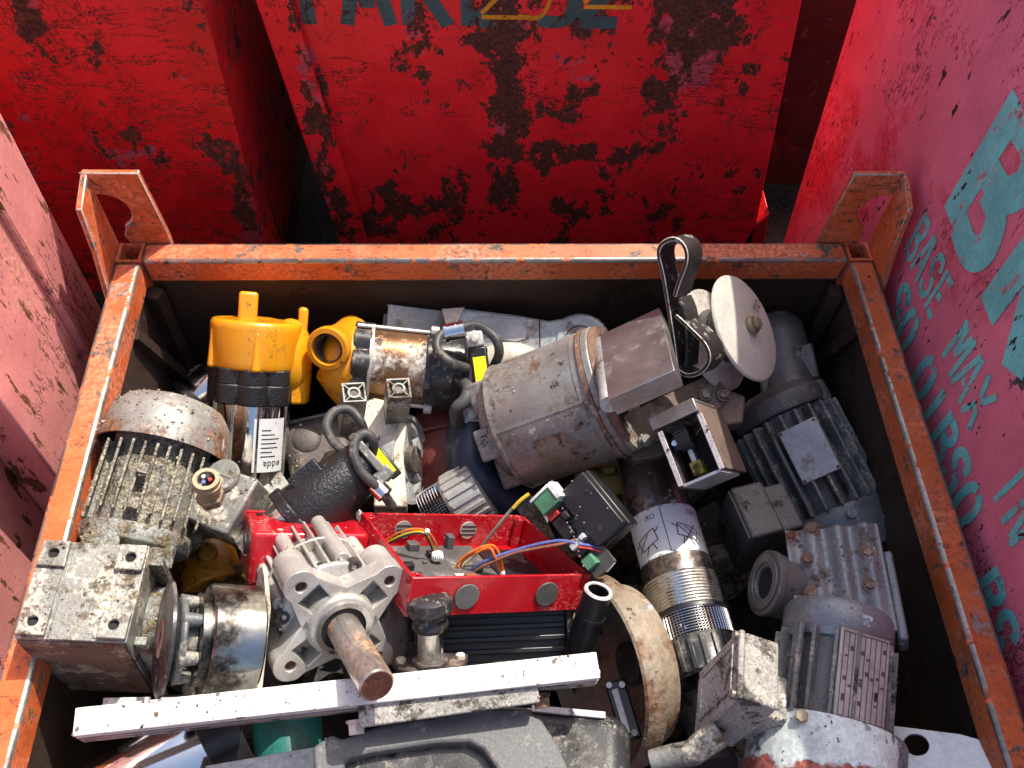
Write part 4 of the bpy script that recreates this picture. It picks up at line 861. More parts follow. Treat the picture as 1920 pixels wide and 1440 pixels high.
g = t.g(WORLD); g.tube([P(*p) for p in [(652, 850, -.02), (628, 832, -.01), (612, 800, .0), (625, 773, .0), (655, 768, -.005), (676, 790, -.01), (684, 815, -.03), (688, 840, -.06)]], .0064, 12, 8); t.part('cable', g, 'rubber_cable')
g = t.g(WORLD); g.tube([P(*p) for p in [(690, 838, -.03), (698, 850, -.02), (700, 826, .01), (684, 813, .02), (667, 826, .02), (664, 855, .015), (678, 885, .005), (698, 905, -.005), (716, 922, -.02), (736, 950, -.05)]], .0066, 12, 8); t.part('cable', g, 'rubber_cable')
g = t.g(fa(713, 919, -.018, .7, .7, 80)); g.ring(13, 17, -14, 14, 24); g.cyl(9, -30, -12, 14); t.part('cable_clamp', g, 'chrome')

# ---- 15 back row: square tube, blue grey drive shell, cream bend
f = fa(722, 596, -.13, 1, .12, 98)
t = Thing('square_tube', 'pale grey square tube with black stains, lying against the back wall', 'tube', f)
g = t.g(); g.prism([(-26, -26), (26, -26), (26, 26), (-26, 26)], 0, 170, holes=[[(-22, -22), (22, -22), (22, 22), (-22, 22)]]); t.part('tube_wall', g, 'galvanised_grey', 2)
f = fa(985, 640, -.12, 0, 1, 78)
t = Thing('drive_shell', 'blue grey pressed metal drive cover with a round end, against the back wall', 'drive cover', f)
L3 = lambda pts: [(lambda p: (p[2], p[0]))(f.loc(a, b, 0, 1)) for a, b in pts]
outl = [(828, 580), (870, 577), (960, 588), (1030, 600)] + [(1088 + 58 * math.cos(R(a)), 640 + 54 * math.sin(R(a))) for a in range(-125, 60, 12)] + [(1040, 690), (960, 680), (905, 660), (848, 640)]
g = t.g(); g.prism(L3(outl), -60, 0, 'y'); t.part('shell', g, 'blue_grey_shell', 9, seg=4)
g = t.g(); c = f.loc(1088, 640, 0, 1); g.ring(30, 44, 0, 5, 40, 'y', (c[2], c[0])); g.cyl(29, 0.4, 1.2, 36, 'y', (c[2], c[0])); t.part('round_boss', g, 'blue_grey_shell', 1)
g = t.g(); g.prism(L3([(880, 602), (900, 592), (975, 600), (992, 618), (985, 636), (965, 642), (895, 630), (880, 618)]), 0.3, 2.5, 'y'); b = t.part('badge_plate', g, 'tag_plate', 1)
f2 = f
g = t.g(); g.prism(L3([(1010, 598), (1012, 598), (1014, 676), (1012, 676)]), .2, 1, 'y'); t.part('seam', g, 'matt_black_shade')
g = t.g(); g.prism(L3([(828, 580), (872, 577), (858, 605), (850, 634), (842, 632)]), .4, 6, 'y'); t.part('pale_flange', g, 'beige_plastic', 2)
f = fa(950, 668, -.10, 1, .2, 94)
t = Thing('cream_pipe', 'cream coloured pipe bend between the drive cover and the big grey motor', 'pipe', f)
g = t.g(WORLD); g.tube([P(*p) for p in [(905, 690, -.12), (935, 672, -.11), (975, 672, -.11), (1010, 690, -.14)]], .024, 16); t.part('pipe', g, 'beige_plastic')

# ---- 16 big grey drum motor
f = fa(1054, 766, -.07, 170, -62, 74)
t = Thing('drum_motor', 'big grey brown cylindrical motor tilted across the middle of the heap', 'motor', f)
g = t.g(); g.lathe([(0, -104), (120, -104), (122, -98), (122, 92), (124, 94), (124, 104), (120, 108), (0, 108)], 72); g.ring(121, 123.5, -102, -96, 72); g.ring(121, 123.2, 70, 73, 72); g.box(-3, 3, 120, 123.4, -96, 70); t.part('motor_shell', g, 'motor_grey_brown')
g = t.g(); g.lathe([(96, 108.2), (123, 108.2), (120, 118), (104, 119), (96, 110)], 72); g.ring(122, 126, 84, 92, 72); t.part('rusty_rim', g, 'rust_heavy')
g = t.g(); g.lathe([(0, 108.4), (95, 108.4), (95, 110), (0, 110)], 60); t.part('recess', g, 'matt_black_shade')
g = t.g(); g.lathe([(0, -138), (84, -136), (100, -126), (108, -104), (0, -104)], 48)
for a in (100, 160, 215, 330, 30): x, y = 82 * math.cos(R(a)), 82 * math.sin(R(a)); g.box(x - 30, x + 30, y - 26, y + 26, -146, -104)
t.part('end_casting', g, 'motor_grey_brown', 5)
def bendK(x, y, r=123): a = R(90) - x / r; return (r * math.cos(a), r * math.sin(a), y)
g = t.g(); N = 10; vs = []
for i in range(N + 1): xx = -98 + 60 * i / N; vs += [bendK(xx, -40 + 4 * math.sin(i * 2.1)), bendK(xx, 22 + 7 * math.sin(i * 1.7))]
g._add(vs, [(2 * i, 2 * i + 1, 2 * i + 3, 2 * i + 2) for i in range(N)]); t.part('worn_label', g, 'beige_rusted', keep=True)
# gearbox plate on its right end
fk = Fr((0.1766, 0.7736, 0.045), (0.8618, 0.151, 0.4843), None, (0.4975, -0.3503, -0.7761))
ks = t.f.s
g = t.g(fk); W, D = .098, .160
g.box(0, W - .006, .0, D, 0, .028); t.part('gearbox_plate', g, 'steel_scuffed', .0012 / ks)
g = t.g(fk); g.cyl(.0125, .004, D - .006, 28, 'y', (.012, -.002)); t.part('hinge_roll', g, 'galvanised_grey', 0)
fq = fa(1262, 800, -.035, -.42, .9, 74)
Q = lambda pts: [(lambda p: (p[2], p[0]))(fq.loc(a, b, 0, 1)) for a, b in pts]
g = t.g(fq); g.prism(Q([(1150, 792), (1180, 772), (1318, 706), (1352, 716), (1372, 742), (1340, 778), (1196, 842), (1158, 830)]), -26, 0, 'y')
g.prism(Q([(1160, 800), (1320, 724), (1352, 750), (1330, 790), (1240, 850), (1190, 860)]), -90, -24, 'y'); g.prism(Q([(1290, 735), (1340, 715), (1400, 740), (1395, 790), (1330, 800)]), -70, -10, 'y')
t.part('gear_case', g, 'case_shade_brown', 4, seg=3)
for px, py in ((1172, 806), (1210, 826), (1322, 742), (1356, 742)):
    p = fq.loc(px, py, 0, 1); g = t.g(fq); g.cyl(13, 0, 8, 18, 'y', (p[2], p[0])); g.cyl(9, 8, 16, 6, 'y', (p[2], p[0])); t.part('bolt', g, 'motor_grey_brown', .8)

# ---- 17 looped black steel strap
f = fa(1262, 580, .105, .10, 1, 96, yaw=32)
t = Thing('steel_strap', 'black steel strap bent into two loops, standing upright above the back rail', 'strap', f)
pth = [(1240, 462), (1252, 540), (1262, 600), (1270, 660), (1274, 690), (1290, 702), (1316, 690), (1326, 668), (1306, 630), (1264, 586)]
def pz(px, py): p = f.loc(px, py, 0, 1); return (p[2], p[0])
g = t.g(); g.ribbon([pz(*p) for p in [(1268, 690), (1262, 640), (1252, 575), (1243, 520), (1234, 478), (1240, 458), (1262, 448), (1282, 462), (1286, 490), (1272, 530), (1264, 556)]], 8, -54, 0, 'y', 8)
t.part('upper_loop', g, ['strap_black', 'edge_bare_pale'], 1.3, seg=1, bmat=1)
g = t.g(); g.ribbon([pz(*p) for p in [(1266, 592), (1292, 616), (1322, 648), (1328, 676), (1312, 698), (1288, 704), (1270, 694), (1264, 680)]], 8, -54, -.5, 'y', 8)
t.part('lower_loop', g, ['strap_black', 'edge_bare_pale'], 1.3, seg=1, bmat=1)
g = t.g(); g.ribbon([pz(*p) for p in [(1268, 560), (1280, 590), (1284, 640), (1282, 690)]], 6, -50, -6, 'y', 6); t.part('web', g, 'strap_black', 1)

# ---- 18 cream double disc pulley
f = fa(1403, 612, .035, .93, -.36, 64)
t = Thing('pulley_wheel', 'cream double disc rope pulley with a brass coloured centre bolt', 'pulley', f)
g = t.g(); g.lathe([(10, 4), (24, 4), (96, -2), (104, -5), (106, -9), (104, -12), (60, -14), (52, -22), (52, -58), (60, -66), (98, -70), (103, -74), (103, -78), (96, -82), (20, -84), (10, -84), (10, 4)], 64); t.part('pulley_discs', g, 'cream_casting')
g = t.g(); g.ring(46, 53, -58, -22, 48); t.part('groove', g, 'dark_iron')
g = t.g(); g.cyl(18, 3, 16, 24, ch=3); g.cyl(13, 16, 24, 6); t.part('centre_bolt', g, 'brass', 1.5)
g = t.g()
q = f.rot('z', -60); g.f = q; text_g(g, 'TO', 26, 46, -12, 4.2); 
t.part('cast_letters', g, 'ink_dark_red', keep=True)

# ---- 19 folded switch box
def corner(px, py, h, a, b, c):
    ab = a[0] * b[0] + a[1] * b[1]; bc = b[0] * c[0] + b[1] * c[1]; ac = a[0] * c[0] + a[1] * c[1]
    za = math.sqrt(max(1e-6, -ab * ac / bc)); zb = -ab / za; zc = -ac / za
    if zc < 0: za, zb, zc = -za, -zb, -zc
    o = P(px, py, h); sc = (o - CAM).dot(FWD) / F
    v = ray(px, py).normalized(); rx = (RIGHT - v * RIGHT.dot(v)).normalized(); dy = (DOWN - v * DOWN.dot(v) - rx * DOWN.dot(rx)).normalized()
    w3 = lambda p, z: rx * p[0] + dy * p[1] + v * z
    A, B, C = w3(a, za), w3(b, zb), w3(c, zc)
    return o, sc, A, B, C
o, sc, A, B, C = corner(1237, 808, .015, (71, -33), (40, 105), (66, 17))
f = Fr(o, A, None, (C - A.normalized() * C.dot(A.normalized())), sc); la, lb, lc = A.length, B.length, C.length
if f.Y.dot(B) < 0: sg = -1
else: sg = 1
t = Thing('switch_box', 'folded sheet metal switch box with white edges, open at the front, showing a black knob', 'switch box', f)
lc = min(lc, 120)
def ybox(g, x0, x1, y0, y1, z0, z1): y0, y1 = sorted((sg * y0, sg * y1)); g.box(x0, x1, y0, y1, z0, z1)
g = t.g(); ybox(g, -4, 3, 0, lb, 0, lc); t.part('side_panel', g, ['dark_iron', 'edge_bare_pale'], 1)
g = t.g(); ybox(g, la - 3, la + 4, -20, lb - 6, 0, lc + 30); t.part('side_panel', g, 'case_shade_brown', 1)  # right panel's shade is put into its dark brown
for x in (-4, la - 3):
    g = t.g(); ybox(g, x - 1, x + 9, 2, lb - 4, -3, -.5); t.part('front_lip', g, 'pale_scratched', .6)
g = t.g(); ybox(g, 3, la - 3, lb - 6, lb, 0, lc); t.part('bottom_panel', g, 'zinc_plate', 1)
g = t.g(); ybox(g, -12, la + 2, -30, -4, -6, 6); ybox(g, -12, la + 2, -30, -24, 6, lc); t.part('top_flange', g, 'steel_scuffed', 2)
g = t.g(); ybox(g, 3, la - 3, 0, lb - 6, lc - 6, lc); t.part('rear_panel', g, 'dark_iron', 1)
g = t.g(); q = f; g.cyl(26, 20, 46, 30, 'x', (sg * 22, 28)); 
for k2 in range(24): a = R(15 * k2); g.box(20, 46, sg * 22 + 26 * math.cos(a) - 1.5, sg * 22 + 26 * math.cos(a) + 1.5, 28 + 26 * math.sin(a) - 1.5, 28 + 26 * math.sin(a) + 1.5)
t.part('black_knob', g, 'black_plastic')
g = t.g(); ybox(g, 6, 24, 18, 44, 18, 40); b = t.part('switch_block', g, 'black_plastic', 2)
g = t.g(); g.cyl(6, 12, 18, 6, c=(14, sg * 30)); t.part('screw', g, 'chrome', under=b)
g = t.g(); ybox(g, 26, 36, 48, 88, 30, 44); t.part('switch_lever', g, 'zinc_plate', 1)
g = t.g(); ybox(g, 22, 44, 74, 100, 22, 46); t.part('terminal', g, 'oily_yellow', 1.5)
for yy, xx in ((40, 0), (36, la + 1)): g = t.g(); g.cyl(2.6, -4.5, -2.8, 10, c=(xx + 3, sg * yy)); t.part('rivet', g, 'dark_iron')

# ---- 20 right hand motor in the shade
f = fa(1512, 868, -.19, .46, .9, 84)
t = Thing('flange_motor', 'blue grey finned motor with a blank name plate, in shade near the right rail', 'motor', f, 'scrap geared motors')
g = t.g(); g.cyl(74, -92, 108, 48); t.part('motor_body', g, 'blue_grey_dark', 2)
g = t.g(); fins(g, f, 15, 60, 103, -86, 100, 6, -20, 205); t.part('cooling_fins', g, 'blue_grey_fins', 1.5)
g = t.g(); g.box(-22, 50, 100, 104.5, -58, 44); np_ = t.part('name_plate', g, 'tag_plate', 2)
for x, z in ((-17, -53), (45, -53), (-17, 39), (45, 39)): g = t.g(); g.cyl(3, 104.5, 106, 10, 'y', (z, x)); t.part('rivet', g, 'dark_iron', under=np_)
g = t.g(); g.lathe([(0, 100), (96, 100), (102, 108), (102, 150), (92, 182), (60, 196), (0, 198)], 52); g.cyl(9, 96, 116, 8, 'y', (120, 30)); t.part('fan_cover', g, 'blue_grey_alu')
g = t.g(); g.lathe([(0, 198.5), (40, 198), (58, 196.5), (58, 198), (0, 200)], 40); t.part('fan_grille', g, 'matt_black_shade')
g = t.g(); g.lathe([(0, -92), (86, -92), (92, -104), (92, -124), (78, -132), (60, -146), (0, -146)], 48); g.cyl(12, -128, -88, 10, c=(84, 20)); t.part('flange', g, 'blue_grey_dark', 2)
fq = fa(1472, 690, -.17, .22, 1, 72)
g = t.g(fq); g.lathe([(0, -110), (30, -106), (48, -84), (52, -50), (44, 0), (60, 60), (0, 62)], 36); g.box(-50, -14, -10, 40, 20, 60); g.box(20, 56, -20, 30, -30, 40); t.part('gear_neck', g, 'blue_grey_dark', 5)
fm = Fr((0.374, 0.6155, -0.118), (0.9754, 0.2187, 0.0291), None, (0.0396, -0.0458, -0.9843))
g = t.g(fm); g.box(0, .05, 0, .084, 0, .113); g.box(.05, .085, .004, .08, .012, .11); b = t.part('terminal_box', g, 'blue_grey_dark', .004 / t.f.s, seg=3)
g = t.g(fm); g.box(-.004, -.0003, .002, .082, .004, .11); t.part('box_lid', g, 'blue_grey_dark', .0015 / t.f.s, under=b)
f = fa(1568, 742, -.22, .2, .9, 80)
t = Thing('black_cable', 'black cable curling down in the shade behind the right motor', 'cable', f)
g = t.g(WORLD); g.tube([P(*p) for p in [(1500, 724, -.17), (1535, 732, -.17), (1556, 760, -.2), (1562, 800, -.26), (1556, 830, -.32)]], .0075, 10); t.part('cable', g, 'rubber_cable')

# ---- 21 tube pump with picture label and strainer
f = fa(1262, 1050, -.13, .285, 1, 68)
t = Thing('borehole_pump', 'stainless tube pump with an OK and NO picture label and a ribbed strainer end', 'pump', f)
g = t.g(); g.lathe([(0, -250), (54, -250), (58, -190), (64, -100), (66, 0), (69, 60), (0, 60)], 56); t.part('pump_tube', g, 'chrome_dark')
g = t.g(); N = 24; lr = 66.6
vs = []
for i in range(N + 1): a = R(8 + 150 * i / N); vs += [(lr * math.cos(a), lr * math.sin(a), -84), (lr * math.cos(a), lr * math.sin(a), 12)]
g._add(vs, [(2 * i, 2 * i + 1, 2 * i + 3, 2 * i + 2) for i in range(N)]); lb_ = t.part('picture_label', g, 'label_white')
def bn(x, y, r=67.1): a = R(90) - x / r; return (r * math.cos(a), r * math.sin(a), y)
g = t.g()
def strip(x0, y0, x1, y1, w=1.6):
    n = 6; d = Vector((x1 - x0, y1 - y0, 0)).normalized(); nn = Vector((-d.y, d.x, 0)) * w / 2; vs = []
    for i in range(n + 1): x = x0 + (x1 - x0) * i / n; y = y0 + (y1 - y0) * i / n; vs += [bn(x + nn.x, y + nn.y), bn(x - nn.x, y - nn.y)]
    g._add(vs, [(2 * i, 2 * i + 1, 2 * i + 3, 2 * i + 2) for i in range(n)])
strip(2, -82, 2, 10); strip(-72, -82, 84, -82, 1.4); strip(-72, 10, 84, 10, 1.4); strip(84, -82, 84, 10, 1.4)
for ox, s2 in ((-38, 1), (44, -1)):
    for x0, y0, x1, y1 in ((-22, -30, 18, -44), (18, -44, 22, -20), (22, -20, -14, -8), (-14, -8, -22, -30), (-30, -20, -22, -26), (0, -12, -8, 2), (10, -16, 16, -2), (-24, -8, 4, -36), (20, -36, 28, -44)): strip(ox + s2 * x0, y0, ox + s2 * x1, y1, 2)
strip(26, -40, 62, 0, 2); strip(62, -40, 28, 0, 2)
text_g(g, 'OK', 15, -10, -62, 0, flipx=-1, flipy=-1, bend=bn); text_g(g, 'NO', 15, 76, -62, 0, flipx=-1, flipy=-1, bend=bn)
t.part('label_print', g, 'ink_black', under=lb_, keep=True)
g = t.g()
pr = [(60, 46)]
for i in range(11): pr += [(69.5, 47 + i * 6), (71.5, 49 + i * 6), (69.5, 51.5 + i * 6)]
g.lathe(pr + [(60, 114)], 60); t.part('threaded_band', g, 'chrome_dirty')
g = t.g(); g.ring(66, 74, 113, 119, 56); t.part('seal_ring', g, 'black_plastic')
g = t.g(); 
vs = []; fs = []; nn_, mm = 72, 9
for j in range(mm + 1):
    for i in range(nn_): a = 2 * math.pi * i / nn_; vs.append((69 * math.cos(a), 69 * math.sin(a), 119 + 44 * j / mm))
for j in range(mm):
    for i in range(nn_): i2 = (i + 1) % nn_; fs.append((j * nn_ + i, j * nn_ + i2, (j + 1) * nn_ + i2, (j + 1) * nn_ + i))
g._add(vs, fs); t.part('mesh_screen', g, 'chrome', wire=2.6 * t.f.s, flat=True)
g = t.g(); g.cyl(66, 117, 165, 48); t.part('screen_core', g, 'matt_black_shade')
g = t.g(); g.lathe([(60, 163), (72, 163), (75, 168), (74, 226), (66, 230), (62, 228), (60, 170)], 56)
for k2 in range(22):
    a = R(k2 * 360 / 22); q = Fr(f.o, f.X * math.cos(a) + f.Y * math.sin(a), None, f.Z, f.s); g.f = q; g.box(72, 79, -4, 4, 170, 226); g.f = f
t.part('ribbed_cap', g, 'black_dusty', 1)
g = t.g(); g.cyl(60, 190, 200, 40); t.part('cap_floor', g, 'matt_black_shade')

# ---- 22 strainer cap in the middle
f = fa(852, 950, -.17, .80, -.50, 82)
t = Thing('strainer_cap', 'silver ribbed strainer cap behind the open red box', 'strainer', f)
g = t.g(); g.lathe([(0, -4), (56, -4), (60, 2), (58, 62), (50, 66), (0, 66)], 48)
for k2 in range(20):
    a = R(k2 * 18); q = Fr(f.o, f.X * math.cos(a) + f.Y * math.sin(a), None, f.Z, f.s); g.f = q; g.box(56, 63, -4.5, 4.5, 4, 62); g.f = f
t.part('ribbed_cap', g, 'cast_alu', 1)
g = t.g(); vs = []; fs = []; nn_, mm = 64, 8
for j in range(mm + 1):
    for i in range(nn_): a = 2 * math.pi * i / nn_; vs.append((55 * math.cos(a), 55 * math.sin(a), -4 - 46 * j / mm))
for j in range(mm):
    for i in range(nn_): i2 = (i + 1) % nn_; fs.append((j * nn_ + i, j * nn_ + i2, (j + 1) * nn_ + i2, (j + 1) * nn_ + i))
g._add(vs, fs); t.part('mesh_screen', g, 'chrome', wire=2.4 * t.f.s, flat=True)
g = t.g(); g.cyl(52.5, -52, -2, 40); t.part('screen_core', g, 'matt_black_shade')

# ---- 23 lower right geared motor
f = fa(1568, 1200, -.035, -.10, 1, 73)
t = Thing('geared_motor', 'big blue grey geared motor at the lower right with a flaking white fan cover', 'motor', f, 'scrap geared motors')
g = t.g(); g.lathe([(0, -52), (92, -52), (100, -40), (100, -6), (94, 4), (92, 20), (0, 20)], 52); t.part('motor_flange', g, 'blue_grey_alu', 2)
g = t.g(); g.cyl(86, 4, 176, 48); t.part('motor_body', g, 'blue_grey_dark', 2)
g = t.g(); fins(g, f, 13, 66, 109, 8, 172, 7, -35, 215); g.cyl(7, 6, 170, 10, c=(-62, 84)); t.part('cooling_fins', g, 'blue_grey_fins', 1.2)
fn = f.rot('z', -22); g = t.g(fn); g.box(-36, 54, 98, 107, 8, 166); np_ = t.part('name_plate', g, 'tag_plate', 2)
g = t.g(fn)
for k2 in range(9): g.box(-30 + k2 * 9.6, -28.6 + k2 * 9.6, 107.1, 107.7, 14, 160)
for z in (14, 160): g.box(-30, 50, 107.1, 107.8, z - .8, z + .8)
random.seed(3)
for k2 in range(26): x = -28 + 9.6 * random.randint(0, 7); z = random.uniform(18, 140); g.box(x + 2, x + 7.5, 107.1, 107.7, z, z + random.uniform(3, 9))
t.part('plate_print', g, 'ink_dark_red', under=np_, keep=True)
g = t.g(); g.lathe([(120, 164), (130, 166), (135, 174), (137, 300), (124, 326), (0, 330), (0, 320), (118, 318), (124, 180), (118, 170), (120, 164)], 64); g.lathe([(0, 172), (124, 172)], 48); t.part('fan_cover', g, 'flaking_paint', 0)
g = t.g(); g.cyl(11, 128, 140, 6, 'y', (180, -42)); t.part('bolt', g, 'brass', 1)
fo = Fr((0.2995, 0.3426, 0.062), (0.9449, -0.2759, -0.1812), None, (-0.2208, -0.12, -0.9688))
os_ = t.f.s; g = t.g(fo); W, D, H = .048, .081, .118
g.box(.007, W, 0, D, 0, H); g.box(W, W + .03, .016, D - .010, .04, H - .01); tb = t.part('terminal_box', g, 'concrete_crust', .0035 / os_, seg=3)
g = t.g(fo); g.box(0, .0068, -.001, D + .001, -.001, H + .001); t.part('box_lid', g, 'concrete_crust', .0025 / os_, seg=2, under=tb)
g = t.g(fo); a0, a1, b0, b1 = .012, D - .012, .014, H - .014
for y0, y1, z0, z1 in ((a0, a1, b0, b0 + .003), (a0, a1, b1 - .003, b1), (a0, a0 + .003, b0 + .003, b1 - .003), (a1 - .003, a1, b0 + .003, b1 - .003)): g.box(-.0022, -.0001, y0, y1, z0, z1)
for k2 in range(7): y = .02 + (k2 % 3) * .016; z = .026 + (k2 * 17 % 60) * .001; g.box(-.0016, -.0001, y, y + .010, z, z + .004)
t.part('raised_border', g, 'concrete_crust', .0006 / os_, under=tb)
for y in (.004, D - .005): g = t.g(fo); g.cyl(.0052, -.004, .0, 14, 'x', (y, .008)); t.part('lid_screw', g, 'bolt_steel', under=tb)
g = t.g(WORLD); g.tube([P(*p) for p in [(1352, 1372, .0), (1318, 1396, -.01), (1296, 1412, -.02), (1262, 1418, -.03), (1222, 1428, -.04)]], (.016, .013), 14); t.part('cable_elbow', g, 'gear_grey')
# gear case with a corrugated cover
fc = fa(1572, 1092, -.02, .16, 1, 70)
g = t.g(fc); g.box(-78, 86, -110, -8, -108, 96); g.box(86, 104, -90, -14, -60, 110); t.part('gear_case', g, 'blue_grey_alu', 6, seg=3)
g = t.g(fc); poly = []
n_ = 40
for i in range(n_ + 1): x = -84 + 172 * i / n_; poly.append((x, 5 + 5.5 * math.sin(x / 172 * 2 * math.pi * 3.5)))
loop = poly + [(88, -8), (-84, -8)]
# prism along z through (x, y)
g.prism(loop, -112, 98); t.part('corrugated_cover', g, 'blue_grey_alu', 2.5)
for px, py in ((1516, 1048), (1522, 1112), (1628, 1034), (1632, 1096), (1634, 1152), (1522, 992)):
    p = fc.loc(px, py, 8, 1); g = t.g(fc); g.cyl(15, 4, 9, 20, 'y', (p[2], p[0])); g.cyl(10, 9, 15, 6, 'y', (p[2], p[0])); t.part('cover_bolt', g, 'rust_heavy', 1)
fw = fa(1432, 1092, -.06, -.80, -.2, 62)
g = t.g(fw); g.cyl(58, -130, -10, 40); g.ring(30, 62, -14, 0, 40); g.ring(36, 52, 0, 4, 40); g.box(-30, 34, -70, 10, -110, -20); t.part('output_housing', g, 'blue_grey_dark', 3)
g = t.g(fw); g.cyl(29, -12, -6, 30); t.part('shaft_hole', g, 'matt_black_shade')

# ---- 24 beige rusty drum
f = fa(1112, 1262, -.125, -1, .24, 62)
t = Thing('brake_drum', 'large rusty beige drum standing on edge, behind the tube pump strainer', 'drum', f)
g = t.g(); g.lathe([(0, -110), (120, -110), (150, -90), (164, -50), (168, -4), (172, 0), (177, -4), (180, -22), (180, -40), (172, -46), (0, -112)], 80); t.part('drum_shell', g, 'beige_rusted')
g = t.g(); g.cyl(40, -110, -74, 30); t.part('hub', g, 'dark_iron', 2)
f = fa(1172, 1330, -.10, .3, 1, 74)
t = Thing('small_latch', 'small black latch with two screws and a pale strip, inside the beige drum', 'latch', f)
g = t.g(); g.box(-24, 16, -10, 0, -58, 56); t.part('latch_plate', g, 'black_plastic', 4)
g = t.g(); g.box(-14, -2, 0, 6, -40, 44); t.part('pale_strip', g, 'pale_scratched', 1)
for x, z in ((-16, -50), (8, -44), (4, 46)): g = t.g(); g.cyl(6, 0, 5, 14, 'y', (z, x)); t.part('screw', g, 'chrome_dark')

# ---- 25 bottom black housing with a grey moulded cover
f = fa(1080, 1420, -.02, -.06, 1, 62)
t = Thing('round_housing', 'dusty glossy black rounded motor housing at the bottom edge', 'housing', f)
g = t.g(); g.box(-180, 104, -130, 0, -112, 160); t.part('housing', g, 'black_dusty', 48, seg=8, ang=70)
g = t.g(); g.box(-92, 52, -2, 3, -98, -84); t.part('pale_strip', g, 'pale_scratched', 1)
f = fa(820, 1400, .01, .02, 1, 76)
t = Thing('moulded_cover', 'matt grey moulded plastic cover with a dark arched opening, at the bottom edge', 'cover', f)
def zx(pts, fr=f): return [(lambda p: (p[2], p[0]))(fr.loc(a, b, 0, 1)) for a, b in pts]
out = [(586, 1400), (622, 1376), (640, 1386), (700, 1364), (900, 1326), (986, 1328), (1016, 1350), (1050, 1400), (1076, 1470), (950, 1470), (932, 1440), (905, 1404), (880, 1391), (822, 1393), (700, 1410), (648, 1424), (640, 1470), (590, 1470)]
g = t.g(); g.prism(zx(out), -36, 0, 'y'); t.part('cover_shell', g, 'grey_moulded', 7, seg=3)
g = t.g(); g.prism(zx([(600, 1400), (900, 1345), (990, 1400), (1030, 1470), (600, 1470)]), -60, -30, 'y'); t.part('inner_plate', g, 'black_dusty', 2)
p = f.loc(735, 1412, -29.8, 1); g = t.g(); g.cyl(9, -30, -29, 16, 'y', (p[2], p[0])); t.part('drain_hole', g, 'matt_black_shade')

# ---- 26 lower left: chrome tube, teal tub, galvanised strip, white offcut
f = fa(322, 1440, -.10, .86, -.52, 90)
t = Thing('chrome_tube', 'wide mirror chrome tube reflecting blue sky, below the white bar at the bottom left', 'tube', f)
g = t.g(); g.lathe([(0, -220), (84, -220), (88, -214), (88, 120), (80, 126), (0, 126)], 64); t.part('tube_body', g, 'chrome')
g = t.g(); g.ring(87, 93, 60, 130, 56); t.part('end_sleeve', g, 'black_plastic', 2)
f = fa(540, 1376, -.13, .1, 1, 64)
t = Thing('teal_tub', 'teal plastic tub in the shade under the white bar', 'tub', f)
g = t.g(); g.lathe([(0, -60), (66, -60), (70, -54), (70, -44), (66, -40), (60, 70), (0, 70)], 44); t.part('tub', g, 'teal_plastic')
f = Fr(P(385, 1436, -.03), P(640, 1392, -.03) - P(385, 1436, -.03), None, (0, .15, -1))
t = Thing('grey_strip', 'flat grey metal strip under the white bar, left of the moulded cover', 'metal strip', f)
g = t.g(); g.prism([(0, 0), (.028, 0), (.028, .014), (.025, .014), (.025, .003), (.0, .003)], 0, .17, 'x'); t.part('strip', g, 'galvanised_grey', .0006)
f = fa(236, 1318, -.06, 1, -.02, 90)
t = Thing('white_offcut', 'small white metal offcut tucked under the filthy gearbox', 'offcut', f)
g = t.g(); g.box(-16, 10, -10, 0, -40, 44); t.part('offcut', g, 'pale_scratched', 2)
g = t.g(); g.cyl(11, 54, 100, 16, c=(2, -8)); t.part('pin', g, 'chrome_dirty')

# ---- 27 lower right plate with a hole
f = fa(1745, 1420, -.06, .05, 1, 62)
t = Thing('holed_plate', 'pale metal plate with one round hole in the lower right corner of the bin', 'plate', f)
p = f.loc(1718, 1396, 0, 1)
pl_ = [f.loc(a, b, 0, 1) for a, b in ((1640, 1356), (1800, 1376), (1856, 1392), (1880, 1500), (1640, 1500))]
g = t.g(); g.prism([(q[2], q[0]) for q in pl_], -6, 0, 'y', holes=[circ(p[2], p[0], 22, 28)]); t.part('plate', g, 'zinc_plate', 1)

# ---- 28 things glimpsed in the gaps
f = fa(840, 850, -.24, .2, 1, 70)
t = Thing('maroon_drum', 'dark maroon drum deep between the slotted wheel and the big motor', 'drum', f)
g = t.g(); g.cyl(70, -70, 90, 40, ch=5); g.box(-60, 40, 60, 74, -30, -24); t.part('drum', g, 'maroon_drum')
f = fa(905, 880, -.18, .2, 1, 70)
t = Thing('dark_hose', 'thick dark blue hose curving under the left end of the big motor', 'hose', f)
g = t.g(WORLD); g.tube([P(*p) for p in [(888, 790, -.13), (880, 830, -.14), (888, 880, -.15), (915, 920, -.17), (960, 945, -.2)]], .036, 18); t.part('hose', g, 'navy_hose')
f = fa(1120, 905, -.19, 1, -.2, 84)
t = Thing('oily_bracket', 'oily yellow bracket in the dark beneath the big motor', 'bracket', f)
g = t.g(); g.box(-30, 10, -20, 0, -60, 50); g.box(10, 26, -40, 10, -40, 40); t.part('bracket', g, 'oily_yellow', 4)
f = fa(392, 1082, -.17, .3, 1, 66)
t = Thing('yellow_casting', 'yellow casting glimpsed below the filthy motor terminal box', 'casting', f)
g = t.g(); g.lathe([(0, -60), (48, -56), (60, -36), (62, 30), (0, 40)], 36); g.cyl(18, 20, 70, 18, 'y', (-20, 10)); t.part('casting', g, 'yellow_grimy', 3)
f = fa(745, 1150, -.06, .9, -.1, 66)
t = Thing('grey_disc', 'grey round cover standing behind the rusty shaft', 'cover', f)
